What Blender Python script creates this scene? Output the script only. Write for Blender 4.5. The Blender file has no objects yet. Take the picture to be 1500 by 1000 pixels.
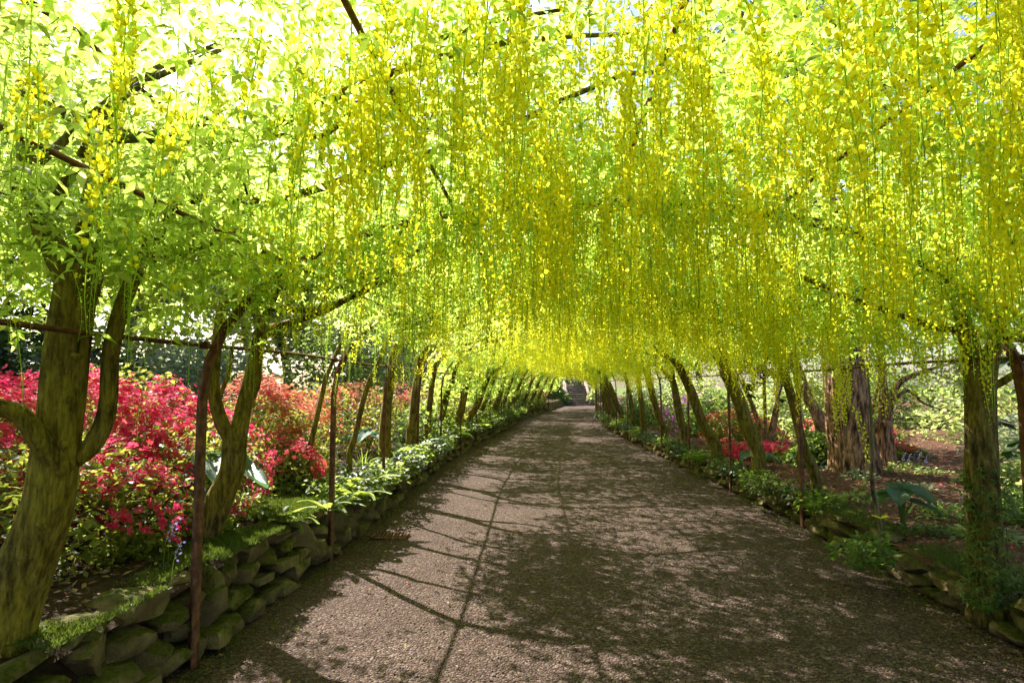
import bpy, math, random
import numpy as np
from mathutils import Vector, Matrix

R = math.radians
rng = np.random.default_rng(7)
random.seed(7)
scene = bpy.context.scene
col = scene.collection

# ------------------------------------------------------------------ camera, sky, sun, exposure
FPX, PW, PH = 900.0, 1500.0, 1000.0          # focal length in photo pixels
CAM = np.array([0.0, 0.0, 1.5]); PITCH = R(4.1)
cam_data = bpy.data.cameras.new('camera'); cam = bpy.data.objects.new('camera', cam_data)
col.objects.link(cam); scene.camera = cam
cam.location = CAM; cam.rotation_euler = (R(90) + PITCH, 0, 0)
cam_data.sensor_width = 36.0; cam_data.lens = 36.0 * FPX / PW
cam_data.clip_start = 0.05; cam_data.clip_end = 1000

SUN = Vector((-0.72, 0.87, 1.0)).normalized()          # towards the sun
sun_el = math.asin(SUN.z)
world = bpy.data.worlds.new('World'); scene.world = world; world.use_nodes = True
nt = world.node_tree; nt.nodes.clear()
sky = nt.nodes.new('ShaderNodeTexSky'); sky.sky_type = 'NISHITA'; sky.sun_disc = False
sky.sun_elevation = sun_el; sky.sun_rotation = math.atan2(SUN.x, SUN.y)
sky.air_density = 1.0; sky.dust_density = 2.0; sky.ozone_density = 1.0
bg = nt.nodes.new('ShaderNodeBackground'); bg.inputs['Strength'].default_value = 0.075
wo = nt.nodes.new('ShaderNodeOutputWorld')
nt.links.new(sky.outputs[0], bg.inputs[0]); nt.links.new(bg.outputs[0], wo.inputs[0])
sl = bpy.data.lights.new('sun', 'SUN'); sl.energy = 5.0; sl.angle = R(0.5); sl.color = (1.0, 0.94, 0.84)
so = bpy.data.objects.new('sun', sl); col.objects.link(so)
so.rotation_euler = SUN.to_track_quat('Z', 'Y').to_euler(); so.location = (-20, 24, 28)
vs = scene.view_settings
vs.view_transform = 'Standard'; vs.look = 'None'; vs.gamma = 1.0; vs.use_curve_mapping = False
vs.exposure = 1.88
cy = scene.cycles
cy.max_bounces = 7; cy.diffuse_bounces = 4; cy.transmission_bounces = 6; cy.glossy_bounces = 2
cy.transparent_max_bounces = 4; cy.caustics_reflective = False; cy.caustics_refractive = False
cy.use_denoising = True

# ------------------------------------------------------------------ helpers
def tag(o, label=None, cat=None, group=None, kind=None):
    if label: o['label'] = label
    if cat: o['category'] = cat
    if group: o['group'] = group
    if kind: o['kind'] = kind
    return o

def empty(name, loc, label, cat, group=None):
    o = bpy.data.objects.new(name, None); col.objects.link(o); o.location = loc
    o.empty_display_size = 0.1
    return tag(o, label, cat, group)

def P(px, py, D):
    """world point seen at photo pixel (px, py) at forward distance D."""
    r = (px - PW / 2) / FPX; u = (PH / 2 - py) / FPX
    c, s = math.cos(PITCH), math.sin(PITCH)
    d = np.array([r, c - u * s, s + u * c]); return CAM + d * (D / d[1])

class Geo:
    def __init__(self): self.V = []; self.F = []; self.M = []; self.n = 0
    def add(self, V, F, m=0):
        V = np.asarray(V, float); F = np.asarray(F, int)
        self.V.append(V); self.F.append(F + self.n); self.n += len(V)
        self.M.append(np.full(len(F), m, int) if np.isscalar(m) else np.asarray(m, int))
    def scatter(self, T, loc, rot, scale):
        V, F, M = T; n = len(loc)
        if n == 0: return
        rot = rot * np.asarray(scale).reshape(-1, 1, 1)
        W = np.einsum('nij,vj->nvi', rot, V) + loc[:, None, :]
        FF = (F[None] + (np.arange(n) * len(V))[:, None, None]).reshape(-1, 3)
        self.add(W.reshape(-1, 3), FF, np.tile(M, n))
    def mesh(self, name, mats, smooth=False):
        me = bpy.data.meshes.new(name)
        V = np.concatenate(self.V); F = np.concatenate(self.F); M = np.concatenate(self.M)
        me.vertices.add(len(V)); me.vertices.foreach_set('co', V.astype(np.float32).ravel())
        me.loops.add(len(F) * 3); me.loops.foreach_set('vertex_index', F.astype(np.int32).ravel())
        me.polygons.add(len(F)); me.polygons.foreach_set('loop_start', np.arange(0, len(F) * 3, 3, dtype=np.int32))
        me.polygons.foreach_set('material_index', M.astype(np.int32))
        if smooth: me.polygons.foreach_set('use_smooth', np.ones(len(F), bool))
        for m in (mats if isinstance(mats, (list, tuple)) else [mats]): me.materials.append(m)
        me.update(calc_edges=True)
        return me
    def build(self, name, mats, parent=None, smooth=False, origin=None):
        """origin: world point of the parent (geometry is given in world space)."""
        if origin is not None:
            self.V = [v - np.asarray(origin) for v in self.V]
        o = bpy.data.objects.new(name, self.mesh(name, mats, smooth)); col.objects.link(o)
        if parent is not None: o.parent = parent
        return o

def put(name, me, parent=None, loc=(0, 0, 0), rot=(0, 0, 0), scale=(1, 1, 1)):
    o = bpy.data.objects.new(name, me); col.objects.link(o)
    o.location = loc; o.rotation_euler = rot; o.scale = scale
    if parent is not None: o.parent = parent
    return o

def rots(az, tilt, roll=None):
    """vectorised Rz(az) @ Rx(tilt) @ Ry(roll)"""
    az = np.asarray(az, float); tilt = np.asarray(tilt, float)
    roll = np.zeros_like(az) if roll is None else np.asarray(roll, float)
    ca, sa, ct, st, cr, sr = np.cos(az), np.sin(az), np.cos(tilt), np.sin(tilt), np.cos(roll), np.sin(roll)
    n = len(az); A = np.zeros((n, 3, 3)); B = np.zeros((n, 3, 3)); C = np.zeros((n, 3, 3))
    A[:, 0, 0] = ca; A[:, 0, 1] = -sa; A[:, 1, 0] = sa; A[:, 1, 1] = ca; A[:, 2, 2] = 1
    B[:, 0, 0] = 1; B[:, 1, 1] = ct; B[:, 1, 2] = -st; B[:, 2, 1] = st; B[:, 2, 2] = ct
    C[:, 1, 1] = 1; C[:, 0, 0] = cr; C[:, 0, 2] = sr; C[:, 2, 0] = -sr; C[:, 2, 2] = cr
    return A @ B @ C

def smooth_path(pts, rad, k=5):
    pts = np.asarray(pts, float); rad = np.asarray(rad, float)
    p = np.vstack([2 * pts[0] - pts[1], pts, 2 * pts[-1] - pts[-2]])
    out, ro = [], []
    for i in range(len(pts) - 1):
        a, b, c, d = p[i], p[i + 1], p[i + 2], p[i + 3]
        for j in range(k):
            t = j / k
            out.append(0.5 * ((2 * b) + (-a + c) * t + (2 * a - 5 * b + 4 * c - d) * t * t + (-a + 3 * b - 3 * c + d) * t ** 3))
            ro.append(rad[i] * (1 - t) + rad[i + 1] * t)
    out.append(pts[-1]); ro.append(rad[-1])
    return np.array(out), np.array(ro)

def tube(g, pts, rad, sides=8, k=4, m=0, wob=0.0, flare=0.0, seed=0, ridge=0.0, nr=9):
    if k > 1: pts, rad = smooth_path(pts, rad, k)
    pts = np.asarray(pts, float); rad = np.asarray(rad, float)
    n = len(pts); t = np.gradient(pts, axis=0); t /= np.linalg.norm(t, axis=1)[:, None] + 1e-9
    up = np.array([0.0, 1, 0]) if abs(t[0][1]) < 0.9 else np.array([1.0, 0, 0])
    x = np.cross(up, t[0]); x /= np.linalg.norm(x)
    th = np.arange(sides) / sides * 2 * math.pi
    r2 = np.random.default_rng(seed)
    ph = r2.uniform(0, 6.28, 8)
    V = np.zeros((n, sides, 3)); s = 0
    for i in range(n):
        if i: s += np.linalg.norm(pts[i] - pts[i - 1])
        x = x - t[i] * np.dot(x, t[i]); x /= np.linalg.norm(x); y = np.cross(t[i], x)
        rr = np.full(sides, rad[i])
        if wob:
            rr = rr * (1 + wob * (np.sin(2 * th + ph[0] + s * 3) * .5 + np.sin(3 * th + ph[1] - s * 5) * .35 + np.sin(5 * th + ph[2] + s * 9) * .2 + np.sin(s * 7 + ph[3]) * .3))
        if flare: rr = rr * (1 + flare * math.exp(-s / 0.12) * (1 + .5 * np.sin(4 * th + ph[4])))
        if ridge: rr = rr * (1 + ridge * (np.abs(np.sin(nr * th / 2 + ph[5] + .5 * np.sin(s * 2.3) + .25 * np.sin(s * 9 + 3 * th))) ** .6 - .6))
        V[i] = pts[i] + rr[:, None] * (np.cos(th)[:, None] * x + np.sin(th)[:, None] * y)
    F = []
    for i in range(n - 1):
        for j in range(sides):
            a = i * sides + j; b = i * sides + (j + 1) % sides; c = a + sides; d = b + sides
            F += [(a, b, d), (a, d, c)]
    Vf = np.vstack([V.reshape(-1, 3), pts[:1], pts[-1:]])
    c0, c1 = n * sides, n * sides + 1
    for j in range(sides):
        F.append((c0, (j + 1) % sides, j)); F.append((c1, (n - 1) * sides + j, (n - 1) * sides + (j + 1) % sides))
    g.add(Vf, np.array(F), m)
    return pts

def box(g, cx, cy_, cz, sx, sy, sz, m=0, rz=0.0):
    V = np.array([(x, y, z) for x in (-.5, .5) for y in (-.5, .5) for z in (-.5, .5)]) * (sx, sy, sz)
    c, s = math.cos(rz), math.sin(rz)
    V = np.stack([V[:, 0] * c - V[:, 1] * s, V[:, 0] * s + V[:, 1] * c, V[:, 2]], 1) + (cx, cy_, cz)
    Q = [(0, 1, 3, 2), (4, 6, 7, 5), (0, 4, 5, 1), (2, 3, 7, 6), (0, 2, 6, 4), (1, 5, 7, 3)]
    F = [f for q in Q for f in ((q[0], q[1], q[2]), (q[0], q[2], q[3]))]
    g.add(V, F, m)

def vnoise(x, y, seed=0):
    """smooth value noise in [-1, 1], arrays"""
    x = np.asarray(x, float); y = np.asarray(y, float)
    def h(i, j):
        v = np.sin(i * 127.1 + j * 311.7 + seed * 74.7) * 43758.5453
        return (v - np.floor(v)) * 2 - 1
    i, j = np.floor(x), np.floor(y); fx, fy = x - i, y - j
    fx = fx * fx * (3 - 2 * fx); fy = fy * fy * (3 - 2 * fy)
    return (h(i, j) * (1 - fx) + h(i + 1, j) * fx) * (1 - fy) + (h(i, j + 1) * (1 - fx) + h(i + 1, j + 1) * fx) * fy

# ------------------------------------------------------------------ materials
class NT:
    def __init__(self, name):
        self.m = bpy.data.materials.new(name); self.m.use_nodes = True
        self.t = self.m.node_tree; self.t.nodes.clear()
        self.out = self.n('ShaderNodeOutputMaterial')
    def n(self, typ, **kw):
        o = self.t.nodes.new(typ)
        for k, v in kw.items():
            if k in o.inputs: o.inputs[k].default_value = v
            else: setattr(o, k, v)
        return o
    def l(self, a, b): self.t.links.new(a, b)
    def ramp(self, fac, stops):
        r = self.n('ShaderNodeValToRGB'); e = r.color_ramp.elements
        while len(e) < len(stops): e.new(0.5)
        for q, (p, c) in zip(e, stops): q.position = p; q.color = (*c, 1)
        self.l(fac, r.inputs[0]); return r.outputs[0]
    def noise(self, scale, detail=3, vec=None, rough=.55):
        q = self.n('ShaderNodeTexNoise'); q.inputs['Scale'].default_value = scale
        q.inputs['Detail'].default_value = detail; q.inputs['Roughness'].default_value = rough
        if vec is not None: self.l(vec, q.inputs['Vector'])
        return q.outputs['Fac']
    def mix(self, fac, a, b, mode='MIX'):
        q = self.n('ShaderNodeMix', data_type='RGBA', blend_type=mode)
        if isinstance(fac, float): q.inputs[0].default_value = fac
        else: self.l(fac, q.inputs[0])
        for s, v in ((q.inputs[6], a), (q.inputs[7], b)):
            if isinstance(v, tuple): s.default_value = (*v, 1)
            else: self.l(v, s)
        return q.outputs[2]
    def bump(self, h, strength, dist):
        b = self.n('ShaderNodeBump'); b.inputs['Strength'].default_value = strength; b.inputs['Distance'].default_value = dist
        self.l(h, b.inputs['Height']); return b.outputs[0]
    def coord(self, kind='Object'):
        return self.n('ShaderNodeTexCoord').outputs[kind]
    def pos(self): return self.n('ShaderNodeNewGeometry').outputs['Position']
    def principled(self, colr, rough=.8, normal=None, spec=.3):
        p = self.n('ShaderNodeBsdfPrincipled'); p.inputs['Roughness'].default_value = rough
        p.inputs['Specular IOR Level'].default_value = spec
        if isinstance(colr, tuple): p.inputs['Base Color'].default_value = (*colr, 1)
        else: self.l(colr, p.inputs['Base Color'])
        if normal is not None: self.l(normal, p.inputs['Normal'])
        return p
    def done(self, shader): self.l(shader.outputs[0], self.out.inputs['Surface']); return self.m

def leaf_mat(name, cols, trans, tcols, rough=.5, spec=.25):
    """thin leaf or petal: reflects cols, lets tcols through; colour varies from piece to piece."""
    t = NT(name)
    r = t.n('ShaderNodeNewGeometry').outputs['Random Per Island']
    st = [(i / max(1, len(cols) - 1), c) for i, c in enumerate(cols)]
    c1 = t.ramp(r, st)
    c2 = t.ramp(r, [(i / max(1, len(tcols) - 1), c) for i, c in enumerate(tcols)])
    p = t.principled(c1, rough, None, spec)
    tr = t.n('ShaderNodeBsdfTranslucent'); t.l(c2, tr.inputs['Color'])
    mx = t.n('ShaderNodeMixShader'); mx.inputs[0].default_value = trans
    t.l(p.outputs[0], mx.inputs[1]); t.l(tr.outputs[0], mx.inputs[2])
    return t.done(mx)

MAT = {}
MAT['leaf'] = leaf_mat('laburnum_leaf', [(.06, .12, .02), (.11, .20, .03), (.19, .29, .06)], .70, [(.50, .70, .08), (.70, .86, .15), (.86, .94, .30)])
MAT['petal'] = leaf_mat('laburnum_petal', [(.84, .70, .02), (.86, .79, .03), (.86, .84, .05)], .62, [(.96, .85, .025), (.96, .92, .035), (.95, .96, .08)], .6, .15)
MAT['bud'] = leaf_mat('laburnum_bud', [(.22, .38, .05), (.38, .54, .07), (.54, .64, .06)], .56, [(.50, .78, .12), (.68, .88, .16), (.85, .94, .14)], .6, .15)
MAT['pink'] = leaf_mat('azalea_pink_petal', [(.54, .015, .095), (.64, .03, .14), (.70, .08, .20), (.54, .025, .065)], .42, [(.76, .03, .13), (.84, .06, .18), (.86, .15, .27), (.76, .06, .09)], .6, .15)
MAT['red'] = leaf_mat('azalea_red_petal', [(.48, .04, .045), (.55, .07, .07), (.58, .13, .09)], .4, [(.62, .06, .06), (.66, .12, .10), (.68, .22, .12)], .6, .15)
MAT['orange'] = leaf_mat('azalea_orange_petal', [(.50, .13, .07), (.55, .20, .10), (.58, .30, .16)], .4, [(.66, .22, .10), (.70, .30, .13), (.72, .42, .22)], .6, .15)
MAT['purple'] = leaf_mat('rhododendron_petal', [(.42, .06, .40), (.52, .10, .48), (.55, .18, .50)], .4, [(.6, .1, .55), (.65, .16, .6), (.7, .3, .65)], .6, .15)
MAT['blue'] = leaf_mat('bluebell_petal', [(.16, .14, .50), (.24, .20, .58)], .3, [(.3, .25, .7), (.35, .3, .7)], .6, .15)
MAT['azleaf'] = leaf_mat('azalea_leaf', [(.05, .08, .015), (.10, .14, .025), (.22, .24, .05)], .45, [(.28, .34, .04), (.42, .46, .06), (.62, .58, .12)])
MAT['dark'] = leaf_mat('evergreen_leaf', [(.015, .03, .012), (.025, .05, .02), (.04, .07, .03)], .25, [(.06, .12, .02), (.10, .18, .03)], .35, .4)
MAT['mid'] = leaf_mat('shrub_leaf', [(.04, .08, .02), (.07, .12, .03), (.12, .17, .05)], .45, [(.22, .34, .05), (.34, .46, .08), (.5, .58, .16)])
MAT['light'] = leaf_mat('spring_leaf', [(.09, .14, .03), (.14, .20, .05), (.22, .26, .09)], .5, [(.4, .52, .1), (.55, .64, .18), (.7, .74, .32)])
MAT['silver'] = leaf_mat('grey_leaf', [(.12, .16, .09), (.18, .22, .14), (.26, .29, .2)], .4, [(.4, .48, .22), (.55, .62, .35)])
MAT['fern'] = leaf_mat('fern_pinna', [(.05, .10, .02), (.08, .15, .025), (.14, .19, .04)], .5, [(.28, .42, .04), (.42, .54, .07), (.58, .62, .14)])
MAT['moss'] = leaf_mat('moss_sprig', [(.03, .05, .010), (.05, .075, .012), (.08, .10, .016)], .3, [(.12, .18, .02), (.18, .24, .03)])
MAT['grass'] = leaf_mat('grass_blade', [(.06, .11, .02), (.10, .16, .03), (.16, .2, .06)], .45, [(.3, .42, .05), (.45, .55, .1)])
MAT['yellow'] = leaf_mat('poppy_petal', [(.8, .68, .01), (.85, .75, .02)], .4, [(.9, .8, .02), (.9, .85, .04)])
MAT['twig'] = NT('azalea_twig'); MAT['twig'] = MAT['twig'].done(MAT['twig'].principled((.10, .065, .045), .9))
MAT['litter'] = leaf_mat('leaf_litter', [(.10, .05, .03), (.20, .11, .06), (.34, .24, .15), (.13, .06, .04), (.28, .08, .06)], .1, [(.3, .15, .06), (.4, .25, .1)], .8, .1)
MAT['petalfall'] = leaf_mat('fallen_petal', [(.5, .05, .10), (.6, .10, .15), (.5, .12, .05)], .2, [(.6, .1, .15)] * 2, .7, .1)

def hosta_mat():
    t = NT('hosta_leaf'); pos = t.coord('Object')
    w = t.n('ShaderNodeTexWave'); w.inputs['Scale'].default_value = 9; w.inputs['Distortion'].default_value = .6; w.bands_direction = 'X'
    t.l(pos, w.inputs['Vector'])
    c = t.mix(t.noise(9, 3, pos), (.05, .10, .075), (.10, .16, .12))
    p = t.principled(c, .42, t.bump(w.outputs['Fac'], .5, .01), .4)
    tr = t.n('ShaderNodeBsdfTranslucent', Color=(.16, .30, .12, 1))
    mx = t.n('ShaderNodeMixShader'); mx.inputs[0].default_value = .3
    t.l(p.outputs[0], mx.inputs[1]); t.l(tr.outputs[0], mx.inputs[2]); return t.done(mx)
MAT['hosta'] = hosta_mat()

def bark(name, a, b, moss, mossamt, sx=22, sz=5, strength=.7, dist=.012):
    t = NT(name); pos = t.pos()
    mp = t.n('ShaderNodeMapping'); mp.inputs['Scale'].default_value = (sx, sx, sz); t.l(pos, mp.inputs['Vector'])
    n1 = t.noise(1, 5, mp.outputs[0], .65); n2 = t.noise(2.2, 4, pos); n3 = t.noise(60, 3, pos)
    c = t.ramp(n1, [(.38, a), (.62, b)])
    mr = t.ramp(n2, [(.62 - mossamt * .4, (0, 0, 0)), (.78 - mossamt * .3, (1, 1, 1))])
    c = t.mix(mr, c, moss)
    mp2 = t.n('ShaderNodeMapping'); mp2.inputs['Scale'].default_value = (sx * 2.6, sx * 2.6, sz * 2.2); t.l(pos, mp2.inputs['Vector'])
    n5 = t.noise(1, 4, mp2.outputs[0], .7)
    c = t.mix(1.0, c, t.ramp(n1, [(.36, (.42, .40, .36)), (.52, (1, 1, 1)), (.68, (1.25, 1.22, 1.15))]), 'MULTIPLY')      # fissures: shade painted into the hollows, ridges lightened to bring out the relief
    c = t.mix(1.0, c, t.ramp(n5, [(.34, (.5, .48, .45)), (.6, (1.15, 1.15, 1.12))]), 'MULTIPLY')
    n4 = t.noise(9, 4, pos, .6)
    c = t.mix(t.ramp(n4, [(.58, (0, 0, 0)), (.68, (.6, .6, .6))]), c, tuple(.45 * q for q in a))          # dark scars
    c = t.mix(t.ramp(n3, [(.6, (0, 0, 0)), (.8, (.45, .45, .45))]), c, (.24, .21, .15))                    # lichen specks
    hh = t.n('ShaderNodeMath', operation='MULTIPLY_ADD'); t.l(n3, hh.inputs[0]); hh.inputs[1].default_value = .25; t.l(n1, hh.inputs[2])
    return t.done(t.principled(c, .85, t.bump(hh.outputs[0], strength, dist), .2))
MAT['bark'] = bark('laburnum_bark', (.045, .030, .011), (.22, .155, .058), (.23, .175, .024), .75, 30, 6, 1.0, .03)
MAT['bark_olive'] = bark('laburnum_bark_olive', (.045, .032, .012), (.19, .14, .058), (.19, .15, .026), .8, 30, 6, 1.0, .025)  # olive bark colour of the mulch side laburnums
MAT['bark_old'] = bark('fissured_bark', (.10, .045, .028), (.50, .27, .18), (.30, .19, .13), .15, 26, 4, 1.0, .04)
MAT['bark_smooth'] = bark('smooth_pink_bark', (.20, .11, .08), (.38, .24, .19), (.2, .16, .1), .1, 14, 6, .4, .01)
MAT['bark_grey'] = bark('grey_bark', (.07, .055, .04), (.18, .14, .10), (.12, .11, .05), .3)

def iron():
    t = NT('rusted_iron'); pos = t.pos()
    c = t.ramp(t.noise(14, 5, pos, .7), [(.3, (.04, .016, .012)), (.5, (.115, .042, .028)), (.7, (.26, .11, .06))])
    c = t.mix(t.ramp(t.noise(90, 2, pos), [(.6, (0, 0, 0)), (.75, (.6, .6, .6))]), c, (.26, .15, .09))
    return t.done(t.principled(c, .7, t.bump(t.noise(70, 3, pos), .35, .004), .3))
MAT['iron'] = iron()

def stone(name, moss_lo, tint=(1, 1, 1)):
    t = NT(name); pos = t.pos(); rnd = t.n('ShaderNodeObjectInfo').outputs['Random']
    base = t.ramp(t.noise(7, 5, pos, .65), [(.3, (.075, .050, .025)), (.5, (.17, .122, .058)), (.72, (.28, .215, .115))])
    base = t.mix(t.ramp(rnd, [(0, (.5, .5, .5)), (1, (0, 0, 0))]), base, (.16, .125, .075))
    nz = t.n('ShaderNodeSeparateXYZ'); t.l(t.n('ShaderNodeNewGeometry').outputs['Normal'], nz.inputs[0])
    ma = t.n('ShaderNodeMath', operation='MULTIPLY_ADD'); t.l(nz.outputs[2], ma.inputs[0]); ma.inputs[1].default_value = .28
    t.l(t.noise(6, 5, pos, .6), ma.inputs[2])
    mm = t.ramp(ma.outputs[0], [(moss_lo, (0, 0, 0)), (moss_lo + .14, (1, 1, 1))])
    mc = t.ramp(t.noise(30, 3, pos), [(.3, (.035, .042, .008)), (.7, (.11, .105, .018))])
    c = t.mix(mm, base, mc)
    hh = t.n('ShaderNodeMath', operation='ADD'); t.l(t.noise(22, 6, pos, .7), hh.inputs[0]); t.l(t.noise(110, 3, pos), hh.inputs[1])
    return t.done(t.principled(c, .92, t.bump(hh.outputs[0], .9, .018), .15))
MAT['stone'] = stone('mossy_stone', .60)


def ground_mat(name, stops, sc, bump=.6, dist=.03):
    t = NT(name); pos = t.pos()
    c = t.ramp(t.noise(sc, 6, pos, .7), stops)
    c = t.mix(t.ramp(t.noise(1.3, 3, pos), [(.4, (0, 0, 0)), (.7, (.35, .35, .35))]), c, stops[0][1])
    return t.done(t.principled(c, .95, t.bump(t.noise(sc * 2.2, 5, pos, .7), bump, dist), .1))
MAT['soil'] = ground_mat('garden_soil', [(.3, (.020, .012, .008)), (.55, (.042, .026, .016)), (.75, (.085, .050, .030))], 16)
MAT['mulch'] = ground_mat('bark_mulch', [(.3, (.05, .024, .016)), (.55, (.11, .055, .035)), (.75, (.24, .13, .085))], 20)
MAT['stepstone'] = ground_mat('step_stone', [(.3, (.17, .12, .10)), (.55, (.27, .20, .17)), (.75, (.38, .30, .26))], 6)
MAT['meadow'] = ground_mat('meadow_ground', [(.3, (.06, .09, .02)), (.55, (.12, .16, .04)), (.75, (.22, .24, .08))], 8)

def gravel():
    t = NT('path_gravel'); pos = t.pos()
    v = t.n('ShaderNodeTexVoronoi'); v.inputs['Scale'].default_value = 75; v.inputs['Randomness'].default_value = 1; t.l(pos, v.inputs['Vector'])
    sep = t.n('ShaderNodeSeparateColor'); t.l(v.outputs['Color'], sep.inputs[0])
    c = t.ramp(sep.outputs[0], [(0, (.046, .027, .021)), (.4, (.092, .058, .046)), (.8, (.150, .102, .084)), (1, (.25, .19, .165))])
    c = t.mix(t.ramp(t.noise(2.0, 4, pos), [(.35, (0, 0, 0)), (.7, (.55, .55, .55))]), c, (.070, .043, .033))
    fine = t.ramp(t.noise(160, 3, pos, .7), [(.3, (.42, .42, .42)), (.7, (1.42, 1.40, 1.40))])
    c = t.mix(1.0, c, fine, 'MULTIPLY')
    dd = t.n('ShaderNodeMath', operation='MULTIPLY_ADD'); t.l(v.outputs['Distance'], dd.inputs[0]); dd.inputs[1].default_value = -1.0
    t.l(t.noise(40, 4, pos, .7), dd.inputs[2])
    return t.done(t.principled(c, .93, t.bump(dd.outputs[0], 1.0, .022), .15))
MAT['gravel'] = gravel()
t = NT('gravel_stone'); rr = t.n('ShaderNodeNewGeometry').outputs['Random Per Island']
MAT['pebble'] = t.done(t.principled(t.ramp(rr, [(0, (.055, .037, .028)), (.5, (.105, .074, .058)), (.85, (.16, .12, .098)), (1, (.26, .22, .19))]), .9))

# ------------------------------------------------------------------ the path's two edges (m; y forward)
yy = np.linspace(-6, 70, 760)
def table(d):
    k = sorted(d); v = np.interp(yy, k, [d[q] for q in k])
    w = np.hanning(31); w /= w.sum()
    return np.convolve(np.pad(v, 15, mode='reflect', reflect_type='odd'), w, 'valid')
_xl = table({-6: -2.2, -3: -2.0, 2.5: -1.76, 3.45: -1.69, 5.6: -1.53, 8.7: -1.43, 11.8: -1.28, 16: -.86, 20.8: -.2, 27: .4, 35.4: 1.95, 42: 3.1, 48: 4.2, 70: 8.5})
_xr = table({-6: 2.3, -3: 2.5, 3.5: 2.86, 6.5: 3.1, 10.9: 3.13, 15: 3.17, 19.4: 3.25, 23.7: 3.45, 30: 4.1, 36: 4.85, 42: 5.6, 48: 7.0, 70: 12})
XL = lambda y: np.interp(y, yy, _xl)
XR = lambda y: np.interp(y, yy, _xr)
SPRING, RISE = 1.42, 1.12
def shell(u):                                          # a slightly flattened arch
    return SPRING + RISE * np.clip(1 - np.abs(2 * np.clip(u, 0, 1) - 1) ** 2.4, 0, 1) ** (1 / 2.1)
def arch(u, y):
    return np.array([XL(y) + (XR(y) - XL(y)) * u, y, float(shell(u))])
HL, HR = .45, .27                                     # wall heights on the two sides
def zl(x, y):                                         # bed surface on the azalea side
    d = np.clip(XL(y) - .18 - x, 0, 30); return HL - .01 - .07 * np.exp(-d / .12) + .05 * np.minimum(d, 7) + .04 * vnoise(x * 1.1, y * 1.1, 3)
def zr(x, y):
    d = np.clip(x - XR(y) - .15, 0, 30); return HR - .01 - .06 * np.exp(-d / .12) + .02 * np.minimum(d, 8) + .04 * vnoise(x * 1.1, y * 1.1, 5)

# ------------------------------------------------------------------ ground
def sheet(name, xs, ys, zf, mat, xfun=None):
    g = Geo(); ny, nx = len(ys), len(xs)
    X, Y = np.meshgrid(xs, ys)
    if xfun is not None: X = xfun(X, Y)
    V = np.stack([X, Y, zf(X, Y)], -1).reshape(-1, 3)
    i = np.arange((ny - 1) * nx).reshape(ny - 1, nx)[:, :-1].ravel()
    F = np.concatenate([np.stack([i, i + 1, i + nx + 1], 1), np.stack([i, i + nx + 1, i + nx], 1)])
    g.add(V, F); o = g.build(name, mat, smooth=True); o['kind'] = 'structure'; return o
sheet('ground', np.array([-400, -60, 0, 60, 400.]), np.array([-200, -40, 0, 60, 120, 500.]), lambda X, Y: np.full_like(X, -.06), MAT['meadow'])
ys = np.concatenate([np.arange(-5, 14, .12), np.arange(14, 46, .4), np.arange(46, 72, 2)])
sheet('path', np.linspace(-.06, 1.06, 40), ys, lambda X, Y: .012 * vnoise(X * .9, Y * .7, 9) + .005 * vnoise(X * 5, Y * 5, 2) - .02 * ((X - (XL(Y) + XR(Y)) / 2) / 2.4) ** 2, MAT['gravel'],
      lambda U, Y: XL(Y) + (XR(Y) - XL(Y)) * U)
yb = np.concatenate([np.arange(-5, 16, .2), np.arange(16, 75, 1.0)])
off = np.concatenate([np.arange(.12, 5, .2), np.arange(5, 45, 2.0)])
sheet('flower_bed_left', off, yb, lambda X, Y: zl(X, Y), MAT['soil'], lambda O, Y: XL(Y) - O)
sheet('flower_bed_right', off, yb, lambda X, Y: zr(X, Y), MAT['mulch'], lambda O, Y: XR(Y) + O)

# loose gravel on the near part of the path
def rock_template(seed, n=3, sq=.55):
    r = np.random.default_rng(seed); g = {}; V = []; F = []
    def vid(p):
        k = tuple(np.round(p, 5))
        if k not in g: g[k] = len(V); V.append(p)
        return g[k]
    for ax in range(3):
        for s in (-1, 1):
            for i in range(n):
                for j in range(n):
                    q = []
                    for a, b in ((0, 0), (1, 0), (1, 1), (0, 1)):
                        p = np.zeros(3); p[ax] = s; p[(ax + 1) % 3] = -1 + 2 * (i + a) / n; p[(ax + 2) % 3] = -1 + 2 * (j + b) / n
                        q.append(vid(p))
                    if s < 0: q = q[::-1]
                    F += [(q[0], q[1], q[2]), (q[0], q[2], q[3])]
    V = np.array(V); sph = V / np.linalg.norm(V, axis=1)[:, None]
    V = V * (1 - sq) + sph * 1.25 * sq
    for _ in range(9):                                   # chipped planes
        nn = r.normal(size=3); nn /= np.linalg.norm(nn); d = r.uniform(.62, .98)
        e = np.clip(V @ nn - d, 0, None); V = V - e[:, None] * nn
    V += .035 * r.normal(size=V.shape)
    V /= np.abs(V).max(0)
    return V * .5, np.array(F), np.zeros(len(F), int)
PEB = [rock_template(900 + i, 1, .4) for i in range(4)]
g = Geo(); n = 3200
y = 2.3 + 7.5 * rng.random(n) ** 1.6; u = rng.uniform(.0, 1.0, n)
for k in range(4):
    s = slice(k, n, 4); m_ = len(y[s])
    loc = np.stack([XL(y[s]) + (XR(y[s]) - XL(y[s])) * u[s], y[s], np.full(m_, .001)], 1)
    g.scatter(PEB[k], loc, rots(rng.uniform(0, 6.28, m_), rng.normal(0, .3, m_), rng.normal(0, .3, m_)), rng.uniform(.005, .013, m_))
tag(g.build('loose_gravel', MAT['pebble']), 'loose grey and tan gravel chips scattered over the path', 'gravel', kind='stuff')
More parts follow.
